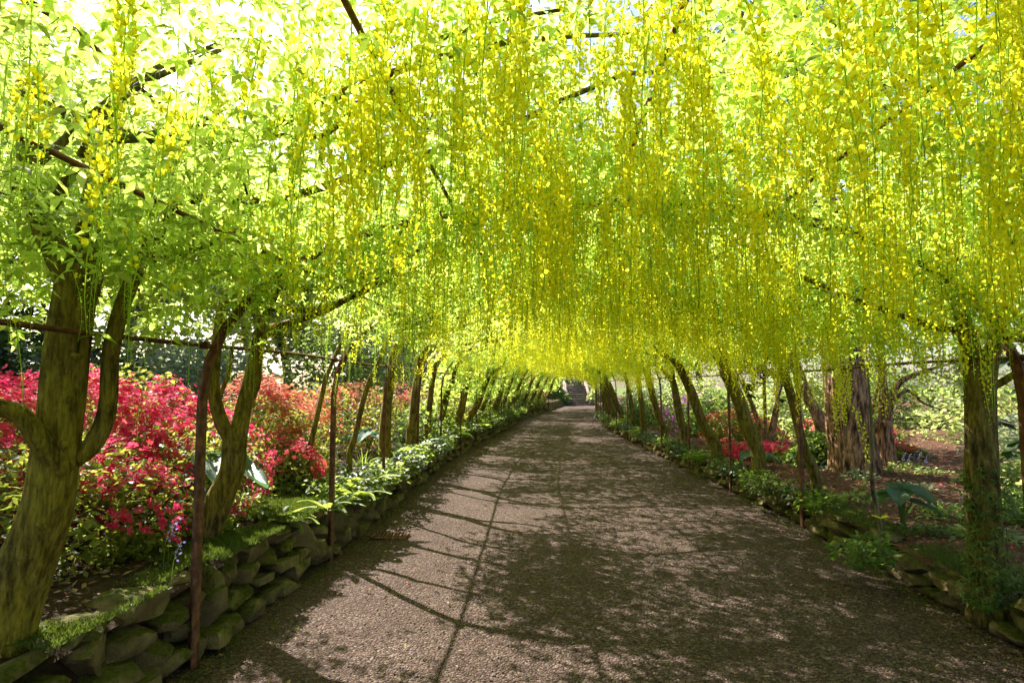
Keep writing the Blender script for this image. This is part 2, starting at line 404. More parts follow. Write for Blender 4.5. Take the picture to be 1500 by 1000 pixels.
# fallen leaves and petals drifting on the path
LIT = (np.array([(0, 0, 0), (.5, .22, .04), (1, 0, .0), (.5, -.22, .05)]) - (.5, 0, 0), np.array([(0, 1, 2), (0, 2, 3)])[:, ::-1], np.zeros(2, int))
g = Geo(); n = 900
y = 2.3 + 20 * rng.random(n) ** 1.5; u = np.where(rng.random(n) < .5, rng.beta(1, 7, n), 1 - rng.beta(1, 6, n))
g.scatter(LIT, np.stack([XL(y) + (XR(y) - XL(y)) * u, y, np.full(n, .012)], 1), rots(rng.uniform(0, 6.28, n), rng.normal(0, .3, n), rng.normal(0, .3, n)), rng.uniform(.02, .045, n))
tag(g.build('path_leaf_litter', MAT['litter']), 'dry fallen leaves gathered along the edges of the path', 'leaf litter', kind='stuff')

# ------------------------------------------------------------------ dry stone walls
STONES = [rock_template(40 + i, 4, .25 + .2 * (i % 3) / 2) for i in range(14)]
STONES_LO = [rock_template(40 + i, 2, .3) for i in range(14)]
def mk(T, name, mats, smooth=False):
    g = Geo(); g.add(*T); return g.mesh(name, mats, smooth)
STONE_ME = [mk(T, 'stone', MAT['stone'], True) for T in STONES]
for m_ in STONE_ME: m_.set_sharp_from_angle(angle=R(32))
def wall(side, H, y0, y1, ysplit, label, courses, seed):
    r = np.random.default_rng(seed); X = XL if side < 0 else XR
    root = empty('stone_wall', (float(X(3.0)), 3.0, 0), label, 'stone wall')
    org = np.array(root.location); far = Geo(); core = Geo()
    ycs = np.arange(y0 - .3, y1, .5)
    for a, b in zip(ycs[:-1], ycs[1:]):                   # earth behind the stones
        V = []
        for y in (a, b):
            x = float(X(y)); V += [(x + side * .16, y, -.05), (x + side * .2, y, H - .05), (x + side * .45, y, H - .05), (x + side * .45, y, -.05)]
        core.add(V, [(0, 1, 5), (0, 5, 4), (1, 2, 6), (1, 6, 5)])
    core.build('earth_core', MAT['soil'], root, origin=org)
    for c in range(courses):
        z0 = H * c / courses; y = y0 - r.uniform(0, .2)
        while y < y1:
            top = c == courses - 1
            w = (r.uniform(.22, .5) if top else r.uniform(.14, .42)) * (1 if y < ysplit else 1.5)
            h = H / courses * r.uniform(.95, 1.4)
            if r.random() < .16 and not top: h *= 1.7; w *= .8
            d = r.uniform(.24, .36); h *= r.uniform(.8, 1.15)
            yc = y + w / 2; x = float(X(yc)) + side * (.14 + .035 * c + r.uniform(-.03, .03))
            if top: x += side * .02
            sl = math.atan2(float(X(yc + .3) - X(yc - .3)), .6)
            rot = (r.normal(0, .07), r.normal(0, .10), -sl + r.normal(0, .12) + (math.pi if r.random() < .5 else 0))
            loc = (x, yc, z0 + h / 2 - .02 + r.normal(0, .008))
            k = r.integers(len(STONES)); sc = (d, w * 1.06, h * 1.06)
            if y < ysplit: put('stone', STONE_ME[k], root, np.array(loc) - org, rot, sc)
            else:
                M = np.array(Matrix.Rotation(rot[2], 3, 'Z')) @ np.diag(sc)
                far.add(STONES_LO[k][0] @ M.T + loc, STONES_LO[k][1])
            y += w * .97
    o = far.build('distant_stonework', MAT['stone'], root, True, org); o['kind'] = 'stuff'
    return root
wall(-1, HL, 1.2, 46, 15, 'taller mossy dry stone wall holding up the azalea bed', 4, 1)
wall(1, HR, 1.8, 46, 15, 'low mossy dry stone wall edging the bark mulched bed', 3, 2)

# ------------------------------------------------------------------ iron pergola
HOOPS = [(-1.0, -1.2), (1.2, .9), (3.45, 3.5), (5.5, 6.75), (7.35, 9.0)] + [(7.35 + 2.12 * i, 9.0 + 2.12 * i) for i in range(1, 16)]
pergola = empty('iron_pergola', (float(XL(3.33)), 3.33, 0), 'rusty iron pergola of hoops and rails arching over the gravel path', 'pergola')
porg = np.array(pergola.location)
INSET = .035
def hoop_pts(ya, yb):
    xl, xr = float(XL(ya)) - INSET, float(XR(yb)) + INSET
    pts = [(xl, ya, -.05), (xl, ya, .4), (xl, ya, .9), (xl, ya, SPRING)]
    for a in np.linspace(0, math.pi, 21)[1:-1]:
        u = .5 - .5 * math.cos(a); pts.append((xl + (xr - xl) * u, ya + (yb - ya) * u, float(shell(u))))
    return np.array(pts + [(xr, yb, SPRING), (xr, yb, .9), (xr, yb, .4), (xr, yb, -.05)])
for i, (y, yb_) in enumerate(HOOPS):
    p = hoop_pts(y, yb_); t_ = np.gradient(p, axis=0); t_ /= np.linalg.norm(t_, axis=1)[:, None]
    nrm = np.stack([t_[:, 2], np.zeros(len(p)), -t_[:, 0]], 1)        # towards the inside of the tunnel
    g = Geo(); Y = np.array([0, 1.0, 0])
    sc = 1.0 if y < 6 else .75
    prof = [(-.006, .036), (.006, .036), (.006, .006), (.034, .006), (.034, -.006), (.006, -.006), (.006, -.036), (-.006, -.036)]  # T iron, (out, along)
    V = np.stack([p + nrm * (-a * sc) + Y * (b * sc) for a, b in prof], 1)
    k = len(prof); F = []
    for s in range(len(p) - 1):
        for j in range(k):
            a, b = s * k + j, s * k + (j + 1) % k; F += [(a, b, b + k), (a, b + k, a + k)]
    g.add(V.reshape(-1, 3), F); g.build('hoop', MAT['iron'], pergola, origin=porg)
for u, dz, r_ in ((0, 1.73, .012), (1, 1.66, .011), (.10, None, .011), (.9, None, .011), (.3, None, .010), (.5, None, .010), (.7, None, .010)):
    g = Geo(); pts = []
    for y in np.arange(-1, 41.5, .7):
        if u in (0, 1): q = np.array([XL(y) - .045 if u == 0 else XR(y) + .045, y, dz + .01 * math.sin(y * 1.7)])
        else: q = arch(u, y) + (0, 0, .02)
        pts.append(q)
    tube(g, pts, [r_] * len(pts), 6, 1); g.build('rail', MAT['iron'], pergola, True, porg)

for ya, yb_ in HOOPS[2:8]:                              # clamps where the rails cross the hoops
    for x, y, z in ((float(XL(ya)) - .04, ya, 1.73 + .01 * math.sin(ya * 1.7)), (float(XR(yb_)) + .04, yb_, 1.66 + .01 * math.sin(yb_ * 1.7))):
        g = Geo(); box(g, x, y, z, .036, .052, .040); g.build('clamp', MAT['iron'], pergola, origin=porg)
# ------------------------------------------------------------------ laburnum leaf and flower shapes
def leaflet(L, W, az, droop, detail=True):
    ca, sa = math.cos(az), math.sin(az)
    if detail: q = np.array([(0, 0, 0), (.45, .5, .07), (1, 0, -.10), (.45, -.5, .07), (.5, 0, 0)]); F = [(0, 4, 1), (4, 2, 1), (0, 3, 4), (4, 3, 2)]
    else: q = np.array([(0, 0, 0), (.45, .5, .04), (1, 0, -.10), (.45, -.5, .04)]); F = [(0, 2, 1), (0, 3, 2)]
    x, yv, z = q[:, 0] * L, q[:, 1] * W, q[:, 2] * L - np.sin(droop) * q[:, 0] ** 1.3 * L
    return np.stack([x * ca - yv * sa, x * sa + yv * ca, z], 1), F
def trifoliate(detail, seed):
    r = np.random.default_rng(seed); V = []; F = []
    for az in (0, 1.25, -1.25):
        v, f = leaflet(r.uniform(.85, 1.05), r.uniform(.36, .44), az + r.normal(0, .12), r.uniform(.2, .6), detail)
        F += [tuple(np.array(q) + len(V)) for q in f]; V += list(v + (.04, 0, 0))
    return np.array(V), np.array(F), np.zeros(len(F), int)
LEAF_HI = [trifoliate(True, i) for i in range(4)]; LEAF_LO = [trifoliate(False, 10 + i) for i in range(4)]

def floret(lod):
    if lod == 0:
        st = np.array([(0, 0, 0), (.35, .42, .25), (.35, -.42, .25), (.55, .38, .75), (.55, -.38, .75), (.42, 0, .95), (.30, 0, .4)])
        F = [(0, 6, 1), (0, 2, 6), (1, 6, 3), (2, 4, 6), (3, 6, 5), (6, 4, 5)]
        kl = np.array([(0, 0, 0), (.5, .16, -.05), (.5, -.16, -.05), (.95, 0, .12), (.55, 0, -.28)])
        F2 = [(0, 4, 1), (1, 4, 3), (0, 2, 4), (2, 3, 4), (0, 1, 3), (0, 3, 2)]
        return np.vstack([st, kl]), F + [tuple(np.array(q) + 7) for q in F2]
    if lod in (1, 3):
        V = np.array([(0, 0, 0), (.45, .42, .5), (.45, -.42, .5), (.45, 0, .9), (.95, 0, .05), (.5, .05, -.28)])
        return V, ([(0, 2, 1), (1, 2, 3), (0, 4, 5), (0, 1, 4)] if lod == 1 else [(0, 2, 1), (1, 2, 3), (0, 4, 5)])
    V = np.array([(0, 0, -.25), (.7, .5, .3), (.6, -.5, .4), (1, 0, -.1)]); return V, [(0, 1, 2), (0, 3, 1)]
def raceme(L, nf, opened, size, lod, seed):
    r = np.random.default_rng(seed); g = Geo()
    bx, by = r.normal(0, .025, 2)
    ax = lambda t: np.array([bx * math.sin(t * 2.2), by * math.sin(t * 2.6), -L * t])
    ts = np.linspace(0, 1, 6 if lod < 1 else 3)
    if lod < 2: tube(g, [ax(t) for t in ts], np.linspace(.0022, .0010, len(ts)), 3, 1, 1)
    fv, ff = floret(lod); ff = np.array(ff)
    for i in range(nf):
        t = .07 + .92 * (i + r.uniform(-.3, .3)) / nf; az = i * 2.4 + r.normal(0, .3)
        op = t < opened + r.normal(0, .06)
        s = size * (r.uniform(.85, 1.15) * (1.12 - .3 * t) if op else r.uniform(.35, .55) * (1.25 - .6 * t))
        pl = (.013 if op else .009) * (1.25 - .8 * t) * r.uniform(.8, 1.2)
        c, s_ = math.cos(az), math.sin(az); p0 = ax(t); d = np.array([c, s_, .15]); p1 = p0 + d * pl
        if lod == 0:
            w = np.array([-s_, c, 0]) * .0006
            g.add([p0 - w, p0 + w, p1 + w, p1 - w], [(0, 1, 2), (0, 2, 3)], 1)
        ti = r.normal(.1, .3); v = fv.copy()
        if not op: v = v * (1, .55, .6)
        ct, st = math.cos(ti), math.sin(ti); v = np.stack([v[:, 0] * ct - v[:, 2] * st, v[:, 1], v[:, 0] * st + v[:, 2] * ct], 1)
        v = np.stack([v[:, 0] * c - v[:, 1] * s_, v[:, 0] * s_ + v[:, 1] * c, v[:, 2]], 1) * s
        g.add(v + p1, ff, 0 if op else 1)
    return np.concatenate(g.V), np.concatenate(g.F), np.concatenate(g.M)
# kinds: full bloom, half open, mostly bud
RAC = {}
for lod, nf, size in ((0, 62, .0165), (1, 42, .0175), (2, 15, .033), (3, 26, .0235)):
    RAC[lod] = {'full': [raceme(.36 + .06 * (i % 3), nf, .9, size, lod, 100 + i) for i in range(5)],
                'half': [raceme(.36 + .05 * (i % 3), nf, .5, size, lod, 200 + i) for i in range(4)],
                'bud': [raceme(.34 + .05 * (i % 3), nf, .08, size, lod, 300 + i) for i in range(4)]}
RAC_ME = {k: [mk(T, 'raceme', [MAT['petal'], MAT['bud']]) for T in v] for k, v in RAC[0].items()}

# ------------------------------------------------------------------ laburnum trees
class Tree: pass
TREES = []
def limb(g, pts, r0, r1, seed, sides=8, k=4):
    tube(g, pts, np.linspace(r0, r1, len(pts)) if np.isscalar(r0) else r0, sides, k, 0, .06, 0, seed)
def laburnum(side, base, label, trunk_pts, trunk_r, limbs, mat, reach=2, slim=False, group=None):
    t = Tree(); t.side = side; t.y = base[1]
    r = np.random.default_rng(int(abs(base[1]) * 97 + side * 13) % 9999)
    t.root = empty('laburnum_tree', tuple(base), label, 'tree', group); t.org = np.array(base)
    g = Geo(); pts = [np.array(base) - (0, 0, .12)] + [np.array(p) for p in trunk_pts]
    tube(g, pts, [trunk_r[0]] + list(trunk_r), 20 if base[1] < 7 else 8, 6 if base[1] < 7 else 3, 0, .085, .22, int(base[1] * 10), .035 if base[1] < 7 else 0, 13)
    g.build('trunk', mat, t.root, True, base)
    for j, (lp, r0, r1) in enumerate(limbs):
        g = Geo(); limb(g, lp, r0, r1, j + int(base[1] * 7)); g.build('limb', mat, t.root, True, base)
    # limbs trained over the hoops, with side shoots
    top = np.array(limbs[0][0][-1]) if limbs else np.array(trunk_pts[-1])
    starts = [np.array(l[0][-1]) for l in limbs] or [np.array(trunk_pts[-1])]
    rtop = limbs[0][2] if limbs else trunk_r[-1]
    near = base[1] < 14
    for j in range(reach):
        s0 = starts[j % len(starts)]
        ye = base[1] + r.uniform(-1.4, 1.4); ue = r.uniform(.42, .62)
        us = (s0[0] - float(XL(s0[1]))) / float(XR(s0[1]) - XL(s0[1])); us = us if side < 0 else 1 - us
        pts = [s0]
        for q in (.2, .4, .6, .8, 1.0):
            u = us + (ue - us) * q; uu = u if side < 0 else 1 - u; yq = s0[1] + (ye - s0[1]) * q
            p = np.array([XL(yq) + (XR(yq) - XL(yq)) * uu, yq, 0]); zt = float(shell(uu)) + .12 + r.uniform(-.05, .12)
            p[2] = s0[2] + (zt - s0[2]) * min(1, q * 1.6) if us < .1 else zt; pts.append(p + (0, r.normal(0, .08), 0))
        g = Geo(); tube(g, pts, np.linspace(min(rtop * .7, .028), .006, len(pts)), 6 if near else 5, 2, 0, .05, 0, j)
        sp, _ = smooth_path(pts, np.ones(len(pts)), 3)
        for s in range(5 if near else 2):
            a = sp[r.integers(2, len(sp) - 2)]; d = np.array([r.normal(0, .35), r.choice([-1, 1]) * r.uniform(.3, .9), r.uniform(.05, .4)])
            tube(g, [a, a + d * .5 + (0, 0, .06), a + d], [.009, .006, .003], 4, 2)
        g.build('branch', mat, t.root, True, base)
    TREES.append(t); return t

# two big trees on the azalea side and the tree by the mulch, shaped from the photograph
D = 2.62; b = P(-8, 945, D); b[2] = zl(b[0], D) - .02
t1 = laburnum(-1, b, 'thick mossy laburnum trunk in two stems, curving up behind the stone wall', [P(28, 850, D), P(70, 740, D), P(87, 620, D), P(97, 520, D), P(108, 440, D), P(118, 395, D + .03)],
    [.108, .094, .083, .079, .079, .090, .085],
    [([P(122, 430, D), P(130, 350, D + .05), P(146, 255, D + .1), P(160, 190, D + .12)], .064, .04),
     ([P(112, 440, D), P(85, 375, D - .05), P(60, 325, D - .08), P(40, 240, D - .05), P(35, 120, D)], .062, .028),
     ([P(108, 672, D + .03), P(137, 648, D + .08), P(157, 600, D + .1), P(162, 520, D + .1), P(174, 465, D + .12), P(192, 415, D + .15), P(222, 355, D + .2), P(262, 290, D + .35)], .044, .03),
     ([P(95, 690, D - .02), P(62, 648, D - .1), P(28, 605, D - .15), P(-25, 585, D - .2), P(-80, 500, D - .1)], .044, .028),
     ([P(-60, 330, D - .5), P(60, 235, D - .35), P(170, 140, D - .2), P(240, 95, D - .05), P(350, 55, D + .1)], .020, .010),
     ([P(60, 330, D - .06), P(150, 180, D - .25), P(205, 125, D - .2), P(330, 70, D)], .022, .010),
     ([P(20, -10, D - .6), P(110, 45, D - .4), P(180, 110, D - .2), P(245, 160, D)], .014, .008),
     ([P(205, 385, D + .18), P(300, 360, D + .4), P(350, 335, D + .6)], .018, .012)],
    MAT['bark'], 3)
for px, py, sz in ((92, 652, .055), (112, 522, .04), (60, 770, .045), (128, 430, .05)):
    q = P(px, py, D - .085); g = Geo(); V, F, M = rock_template(px, 3, .9)
    g.add(V * (sz, .05, sz * .8) + q, F); g.build('knot', MAT['bark'], t1.root, True, t1.org)
D = 4.3; b = P(292, 790, D); b[2] = zl(b[0], D) - .02
t2 = laburnum(-1, b, 'forked laburnum beside the rusty post, leaning over large hosta leaves', [P(318, 740, D), P(340, 690, D), P(344, 645, D)], [.088, .080, .076, .084],
    [([P(346, 655, D), P(356, 600, D + .05), P(372, 535, D + .1), P(385, 470, D + .15), P(405, 420, D + .25)], .066, .04),
     ([P(342, 650, D), P(322, 612, D - .05), P(312, 560, D - .1), P(318, 500, D - .08), P(325, 440, D)], .055, .03),
     ([P(362, 600, D + .1), P(378, 560, D + .2), P(382, 520, D + .25), P(395, 480, D + .3)], .026, .014),
     ([P(318, 590, D), P(335, 545, D + .05), P(342, 500, D + .1)], .018, .010)], MAT['bark'], 3)
D = 3.95; b = P(1447, 835, D); b[2] = zr(b[0], D) - .02
t3 = laburnum(1, b, 'olive green laburnum trunk with ivy at its foot, in the bark mulch', [P(1440, 740, D), P(1436, 640, D), P(1436, 560, D), P(1438, 520, D)], [.098, .09, .088, .092, .098],
    [([P(1436, 545, D), P(1418, 495, D - .05), P(1402, 430, D - .1), P(1395, 360, D - .1)], .06, .035),
     ([P(1440, 545, D), P(1465, 480, D - .05), P(1478, 400, D - .05), P(1470, 330, D)], .055, .03),
     ([P(1448, 570, D), P(1490, 545, D - .1), P(1540, 500, D - .2)], .028, .016)], MAT['bark_olive'], 3)
# the other trees of the two rows: (pixel x of foot, D, pixel x at the rail, girth)
left_row = [(455, 6.3, 478, .026, 'slender pole-like laburnum stem rising from orange azaleas'), (520, 6.9, 545, .03, 'slender laburnum leaning away from the second rusty post on the azalea side'),
            (566, 8.5, 572, .075, None), (604, 10.2, 612, .085, None), (628, 11.6, 634, .06, None), (648, 13.0, 662, .07, None), (676, 14.6, 684, .085, None), (697, 16.2, 712, .09, None), (712, 17.9, 722, .075, None),
            (722, 20.0, 738, .09, None), (738, 22.0, 748, .07, None), (750, 24.2, 762, .09, None), (762, 26.5, 772, .08, None), (775, 29.0, 783, .08, None), (786, 31.5, 793, .08, None), (796, 34.0, 803, .08, None), (808, 37.0, 815, .08, None)]
right_row = [(1168, 6.9, 1150, .05, 'thin green laburnum stem pressed against the bent iron post'), (1092, 8.6, 1066, .095, 'stout laburnum trunk with flower tassels hanging against it, in the mulch row'),
             (1030, 10.3, 1004, .085, 'bare laburnum trunk in front of the dark purple rhododendron'), (1002, 12.2, 985, .075, None), (970, 14.0, 950, .075, None), (940, 16.2, 935, .07, None), (925, 18.5, 918, .07, None),
             (908, 21.0, 890, .10, None), (897, 23.4, 886, .09, None), (892, 26.0, 884, .08, None), (888, 29.0, 882, .08, None), (886, 32.0, 880, .08, None), (884, 35.5, 880, .08, None), (884, 39.0, 880, .08, None)]
for side, row in ((-1, left_row), (1, right_row)):
    for i, (px, D, pt, rad, lab) in enumerate(row):
        r = np.random.default_rng(500 + i + 100 * side)
        zf = zl if side < 0 else zr
        b = P(px, 600, D)
        lim = float(XL(D)) - .28 if side < 0 else float(XR(D)) + .25
        b[0] = min(b[0], lim) if side < 0 else max(b[0], lim)
        b[2] = float(zf(b[0], D)) - .02
        tp = P(pt, 545, D); tp[2] = 1.62; tp[0] = (tp[0] + b[0]) / 2 - side * .12 if abs(tp[0] - b[0]) > .5 else tp[0]
        bow = side * r.uniform(.0, .10)
        mid = b * .55 + tp * .45 + (bow, r.normal(0, .04), 0); q = b * .2 + tp * .8 + (bow * .6, 0, 0)
        trunk = [b + (bow * .6, 0, .3), mid, q, tp]
        rr = [rad * 1.12, rad, rad * .95, rad * .9, rad * .9]
        limbs = []
        if rad > .05:
            for s in (-1, 1):
                e = tp + (-side * r.uniform(.15, .45), s * r.uniform(.15, .5), r.uniform(.35, .6))
                limbs.append(([tp - (0, 0, .06), tp * .5 + e * .5 + (side * .06, 0, .03), e], rad * .68, rad * .4))
        else:
            e = tp + (-side * .2, .1, .5); limbs.append(([tp - (0, 0, .03), tp * .5 + e * .5, e], rad * .85, rad * .5))
        grp = None
        if lab is None:
            nth = ['first', 'second', 'third', 'fourth', 'fifth', 'sixth', 'seventh', 'eighth', 'ninth', 'tenth', 'eleventh', 'twelfth', 'thirteenth', 'fourteenth', 'fifteenth', 'sixteenth', 'seventeenth', 'eighteenth'][i]
            lab = nth + ' laburnum past the forked one along the taller wall' if side < 0 else nth + ' laburnum past the ivy clad one along the low wall'
            grp = 'laburnums of the azalea side row' if side < 0 else 'laburnums of the mulch side row'
        laburnum(side, b, lab, trunk, rr, limbs, MAT['bark'] if side < 0 else MAT['bark_olive'], 2 if D < 20 else 1, group=grp)

# ------------------------------------------------------------------ the canopy: leaves and hanging racemes, each given to its tree
tl = [t for t in TREES if t.side < 0]; tr_ = [t for t in TREES if t.side > 0]
yl = np.array([t.y for t in tl]); yr = np.array([t.y for t in tr_])
def owner(u, y):
    il = np.abs(y[:, None] - yl[None]).argmin(1); ir = np.abs(y[:, None] - yr[None]).argmin(1)
    return np.where(u < .5, il, len(tl) + ir)
ALL = tl + tr_
leaves = [Geo() for _ in ALL]; flowers = [Geo() for _ in ALL]
def spread_leaves(nclump, per, y0, y1, size, tmpl, seed, ub=(-.13, 1.13)):
    r = np.random.default_rng(seed)
    u = r.uniform(ub[0], ub[1], nclump); y = r.uniform(y0, y1, nclump)
    keep = vnoise(u * 4.2 + 3, y * .9, 21) * .8 + .55 + .25 * (u > .3) + .12 * (y < 5) + .15 * ((y < 5) & (u < .42)) - .35 * ((u < .06) & (y > 4) & (y < 12)) > r.uniform(0, .8, nclump)
    u, y = u[keep], y[keep]; n = len(u)
    h = r.gamma(1.7, .17, n) - .10 * r.random(n)
    zsh = shell(np.clip(u, .02, .98))
    out = (u < .04) | (u > .96)
    lo = np.where((u < .3) & (y > 3.6) & (y < 12.5), 2.25, np.where((u < .3) & (y > 12), 1.25, 1.85))
    z = np.where(out, r.uniform(lo, np.where(u < -.12, 4.1, 2.9), n), np.maximum(zsh, lo) + np.minimum(h, .95))
    c = np.stack([XL(y) + (XR(y) - XL(y)) * u, y, z], 1)
    own = owner(u, y)
    c = np.repeat(c, per, 0) + r.normal(0, 1, (n * per, 3)) * (.13, .13, .09); own = np.repeat(own, per)
    az = r.uniform(0, 6.28, len(c)); tilt = r.normal(0, .45, len(c)); roll = r.normal(.15, .45, len(c)); s = size * r.uniform(.7, 1.25, len(c))
    M = rots(az, tilt, roll); pick = r.integers(0, 4, len(c))
    for i in np.unique(own):
        for k in range(4):
            m_ = (own == i) & (pick == k); leaves[i].scatter(tmpl[k], c[m_], M[m_], s[m_])
spread_leaves(800, 11, .95, 2.4, .056, LEAF_HI, 21)
spread_leaves(900, 11, 2.4, 3.8, .062, LEAF_LO, 27)
spread_leaves(200, 10, 1.8, 4.4, .058, LEAF_LO, 30, (.0, .42))
spread_leaves(950, 9, 1.0, 4.6, .060, LEAF_LO, 28, (-.42, -.02))
spread_leaves(420, 9, 4.6, 6.8, .064, LEAF_LO, 29, (-.46, -.16))
spread_leaves(1300, 9, -2.4, .6, .080, LEAF_LO, 24)
spread_leaves(3200, 10, 3.8, 9, .070, LEAF_LO, 25)
spread_leaves(3500, 9, 9, 20, .090, LEAF_LO, 22)
spread_leaves(2700, 9, 20, 42, .135, LEAF_LO, 23)
spread_leaves(900, 8, 12.5, 41, .10, LEAF_LO, 26, (-.14, .0))
def hoop_leaves(seed):                                  # shoots tied in along the near hoops
    r = np.random.default_rng(seed)
    for ya, yb_ in HOOPS[2:9]:
        n = 110; u = r.uniform(.05, .95, n); y = ya + (yb_ - ya) * u + r.normal(-.06, .10, n)
        c = np.stack([XL(y) + (XR(y) - XL(y)) * u, y, shell(u) + r.normal(-.02, .05, n)], 1); own = np.repeat(owner(u, y), 7)
        c = np.repeat(c, 7, 0) + r.normal(0, .06, (n * 7, 3)); k = len(c)
        M = rots(r.uniform(0, 6.28, k), r.normal(0, .5, k), r.normal(.2, .5, k)); s = .052 * r.uniform(.7, 1.25, k)
        for i in np.unique(own): m_ = own == i; leaves[i].scatter(LEAF_LO[i % 4], c[m_], M[m_], s[m_])
hoop_leaves(91)

singles = []
def hang(n, y0, y1, lod, seed):
    r = np.random.default_rng(seed)
    nb = n // 5 + 1; bu = np.repeat(r.uniform(.02, .985, nb), 5)[:n]; by = np.repeat(r.uniform(y0, y1, nb), 5)[:n]; bq = np.repeat(r.normal(0, .26, nb), 5)[:n]
    u = np.clip(bu + r.normal(0, .02, n), .015, .985); y = np.clip(by + r.normal(0, .09, n), y0, y1)
    dens = .7 + .4 * vnoise(u * 6, y * 1.6, 31) + .3 * np.clip((u - .2) * 2, np.where(y < 3.4, -.6, -.1), .6)
    k = dens > r.uniform(0, .9, n); u, y, bq = u[k], y[k], bq[k]; n = len(u)
    z = shell(u) + r.normal(-.02, .15, n)
    bloom = .42 + .30 * vnoise(u * 4 + 7, y * .9, 41) + .62 * np.clip((u - np.where(y < 5.5, .27, .27)) * np.where(y < 5.5, 3.4, 2.4), np.where(y < 5.5, -1.0, -.4), .40) + bq + r.normal(0, .08, n)
    kind = np.where(bloom > .66, 0, np.where(bloom > .36, 1, 2))
    loc = np.stack([XL(y) + (XR(y) - XL(y)) * u, y, z], 1); own = owner(u, y)
    s = r.uniform(.75, 1.3, n) * np.where(u < .1, .75, 1)
    az = r.uniform(0, 6.28, n); ti = r.normal(0, .06, n)
    return loc, own, kind, s, az, ti
KN = ['full', 'half', 'bud']
def in_view(p):
    d = p - CAM; c, s = math.cos(PITCH), math.sin(PITCH)
    f = d[:, 1] * c + d[:, 2] * s; up = -d[:, 1] * s + d[:, 2] * c
    return (f > .2) & (np.abs(d[:, 0] / f) < .84) & (np.abs(up / f) < .57)
for n, y0, y1, lod, seed in ((3000, .75, 6.5, 1, 51), (4900, 6.5, 18, 3, 52), (5600, 18, 41, 2, 53), (260, -1.5, .75, 2, 54)):
    loc, own, kind, s, az, ti = hang(n, y0, y1, lod, seed)
    mask = np.ones(len(loc), bool)
    if seed == 51:
        dist = np.linalg.norm(loc - CAM, axis=1); vis = in_view(loc - (0, 0, .2)) & (dist > 1.7)
        idx = np.where(vis)[0]; idx = idx[np.argsort(dist[idx])][:300]
        for i in idx:
            t = ALL[own[i]]; me = RAC_ME[KN[kind[i]]]; me = me[i % len(me)]
            put('flower_raceme', me, t.root, loc[i] - t.org, (ti[i], 0, az[i]), (s[i],) * 3)
        mask[idx] = False
        mask &= dist > 1.7
    M = rots(az, ti)
    for i in np.unique(own):
        for q in range(3):
            T = RAC[lod][KN[q]]
            for k in range(len(T)):
                m_ = mask & (own == i) & (kind == q) & (np.arange(len(loc)) % len(T) == k)
                flowers[i].scatter(T[k], loc[m_], M[m_], s[m_])
for i, t in enumerate(ALL):
    if leaves[i].n: tag(leaves[i].build('foliage', MAT['leaf'], t.root, False, t.org), kind='stuff')
    if flowers[i].n: tag(flowers[i].build('blossom', [MAT['petal'], MAT['bud']], t.root, False, t.org), kind='stuff')

# ------------------------------------------------------------------ shrubs
QUAD = (np.array([(0, 0, 0), (.5, .32, .06), (1, 0, -.05), (.5, -.32, .06)]), np.array([(0, 2, 1), (0, 3, 2)]), np.zeros(2, int))
def petal_flower(np_=5):
    V = [(0, 0, -.12)]; F = []
    for k in range(np_):
        a = k * 2 * math.pi / np_; q = len(V)
        V += [(.32 * math.cos(a - .5), .32 * math.sin(a - .5), .05), (.55 * math.cos(a - .3), .55 * math.sin(a - .3), .16), (.6 * math.cos(a + .3), .6 * math.sin(a + .3), .12), (.32 * math.cos(a + .5), .32 * math.sin(a + .5), .05)]
        F += [(0, q, q + 1), (0, q + 1, q + 2), (0, q + 2, q + 3)]
    return np.array(V), np.array(F), np.zeros(len(F), int)
AZF = petal_flower()
AZF_LO = (np.array([(-.5, -.2, .05), (.1, -.55, .1), (.5, .25, .08), (-.15, .5, .1), (0, 0, -.08)]), np.array([(4, 0, 1), (4, 1, 2), (4, 2, 3), (4, 3, 0)]), np.zeros(4, int))
def lumpy(center, rad, n, r, inner=.0, lumps=9):
    """points on and just inside a lumpy dome, with outward normals"""
    L = r.normal(size=(lumps, 3)); L[:, 2] = np.abs(L[:, 2]) * .8; L /= np.linalg.norm(L, axis=1)[:, None]
    d = r.normal(size=(n, 3)); d[:, 2] = np.abs(d[:, 2]) * 1.0 - .12 * r.random(n); d /= np.linalg.norm(d, axis=1)[:, None]
    bump = (np.clip((d @ L.T), 0, 1) ** 6).max(1)
    rr = (.72 + .30 * bump) * (1 - inner * r.random(n) ** 1.5)
    nn = d.copy()
    return np.array(center) + d * rr[:, None] * np.array(rad), nn, bump
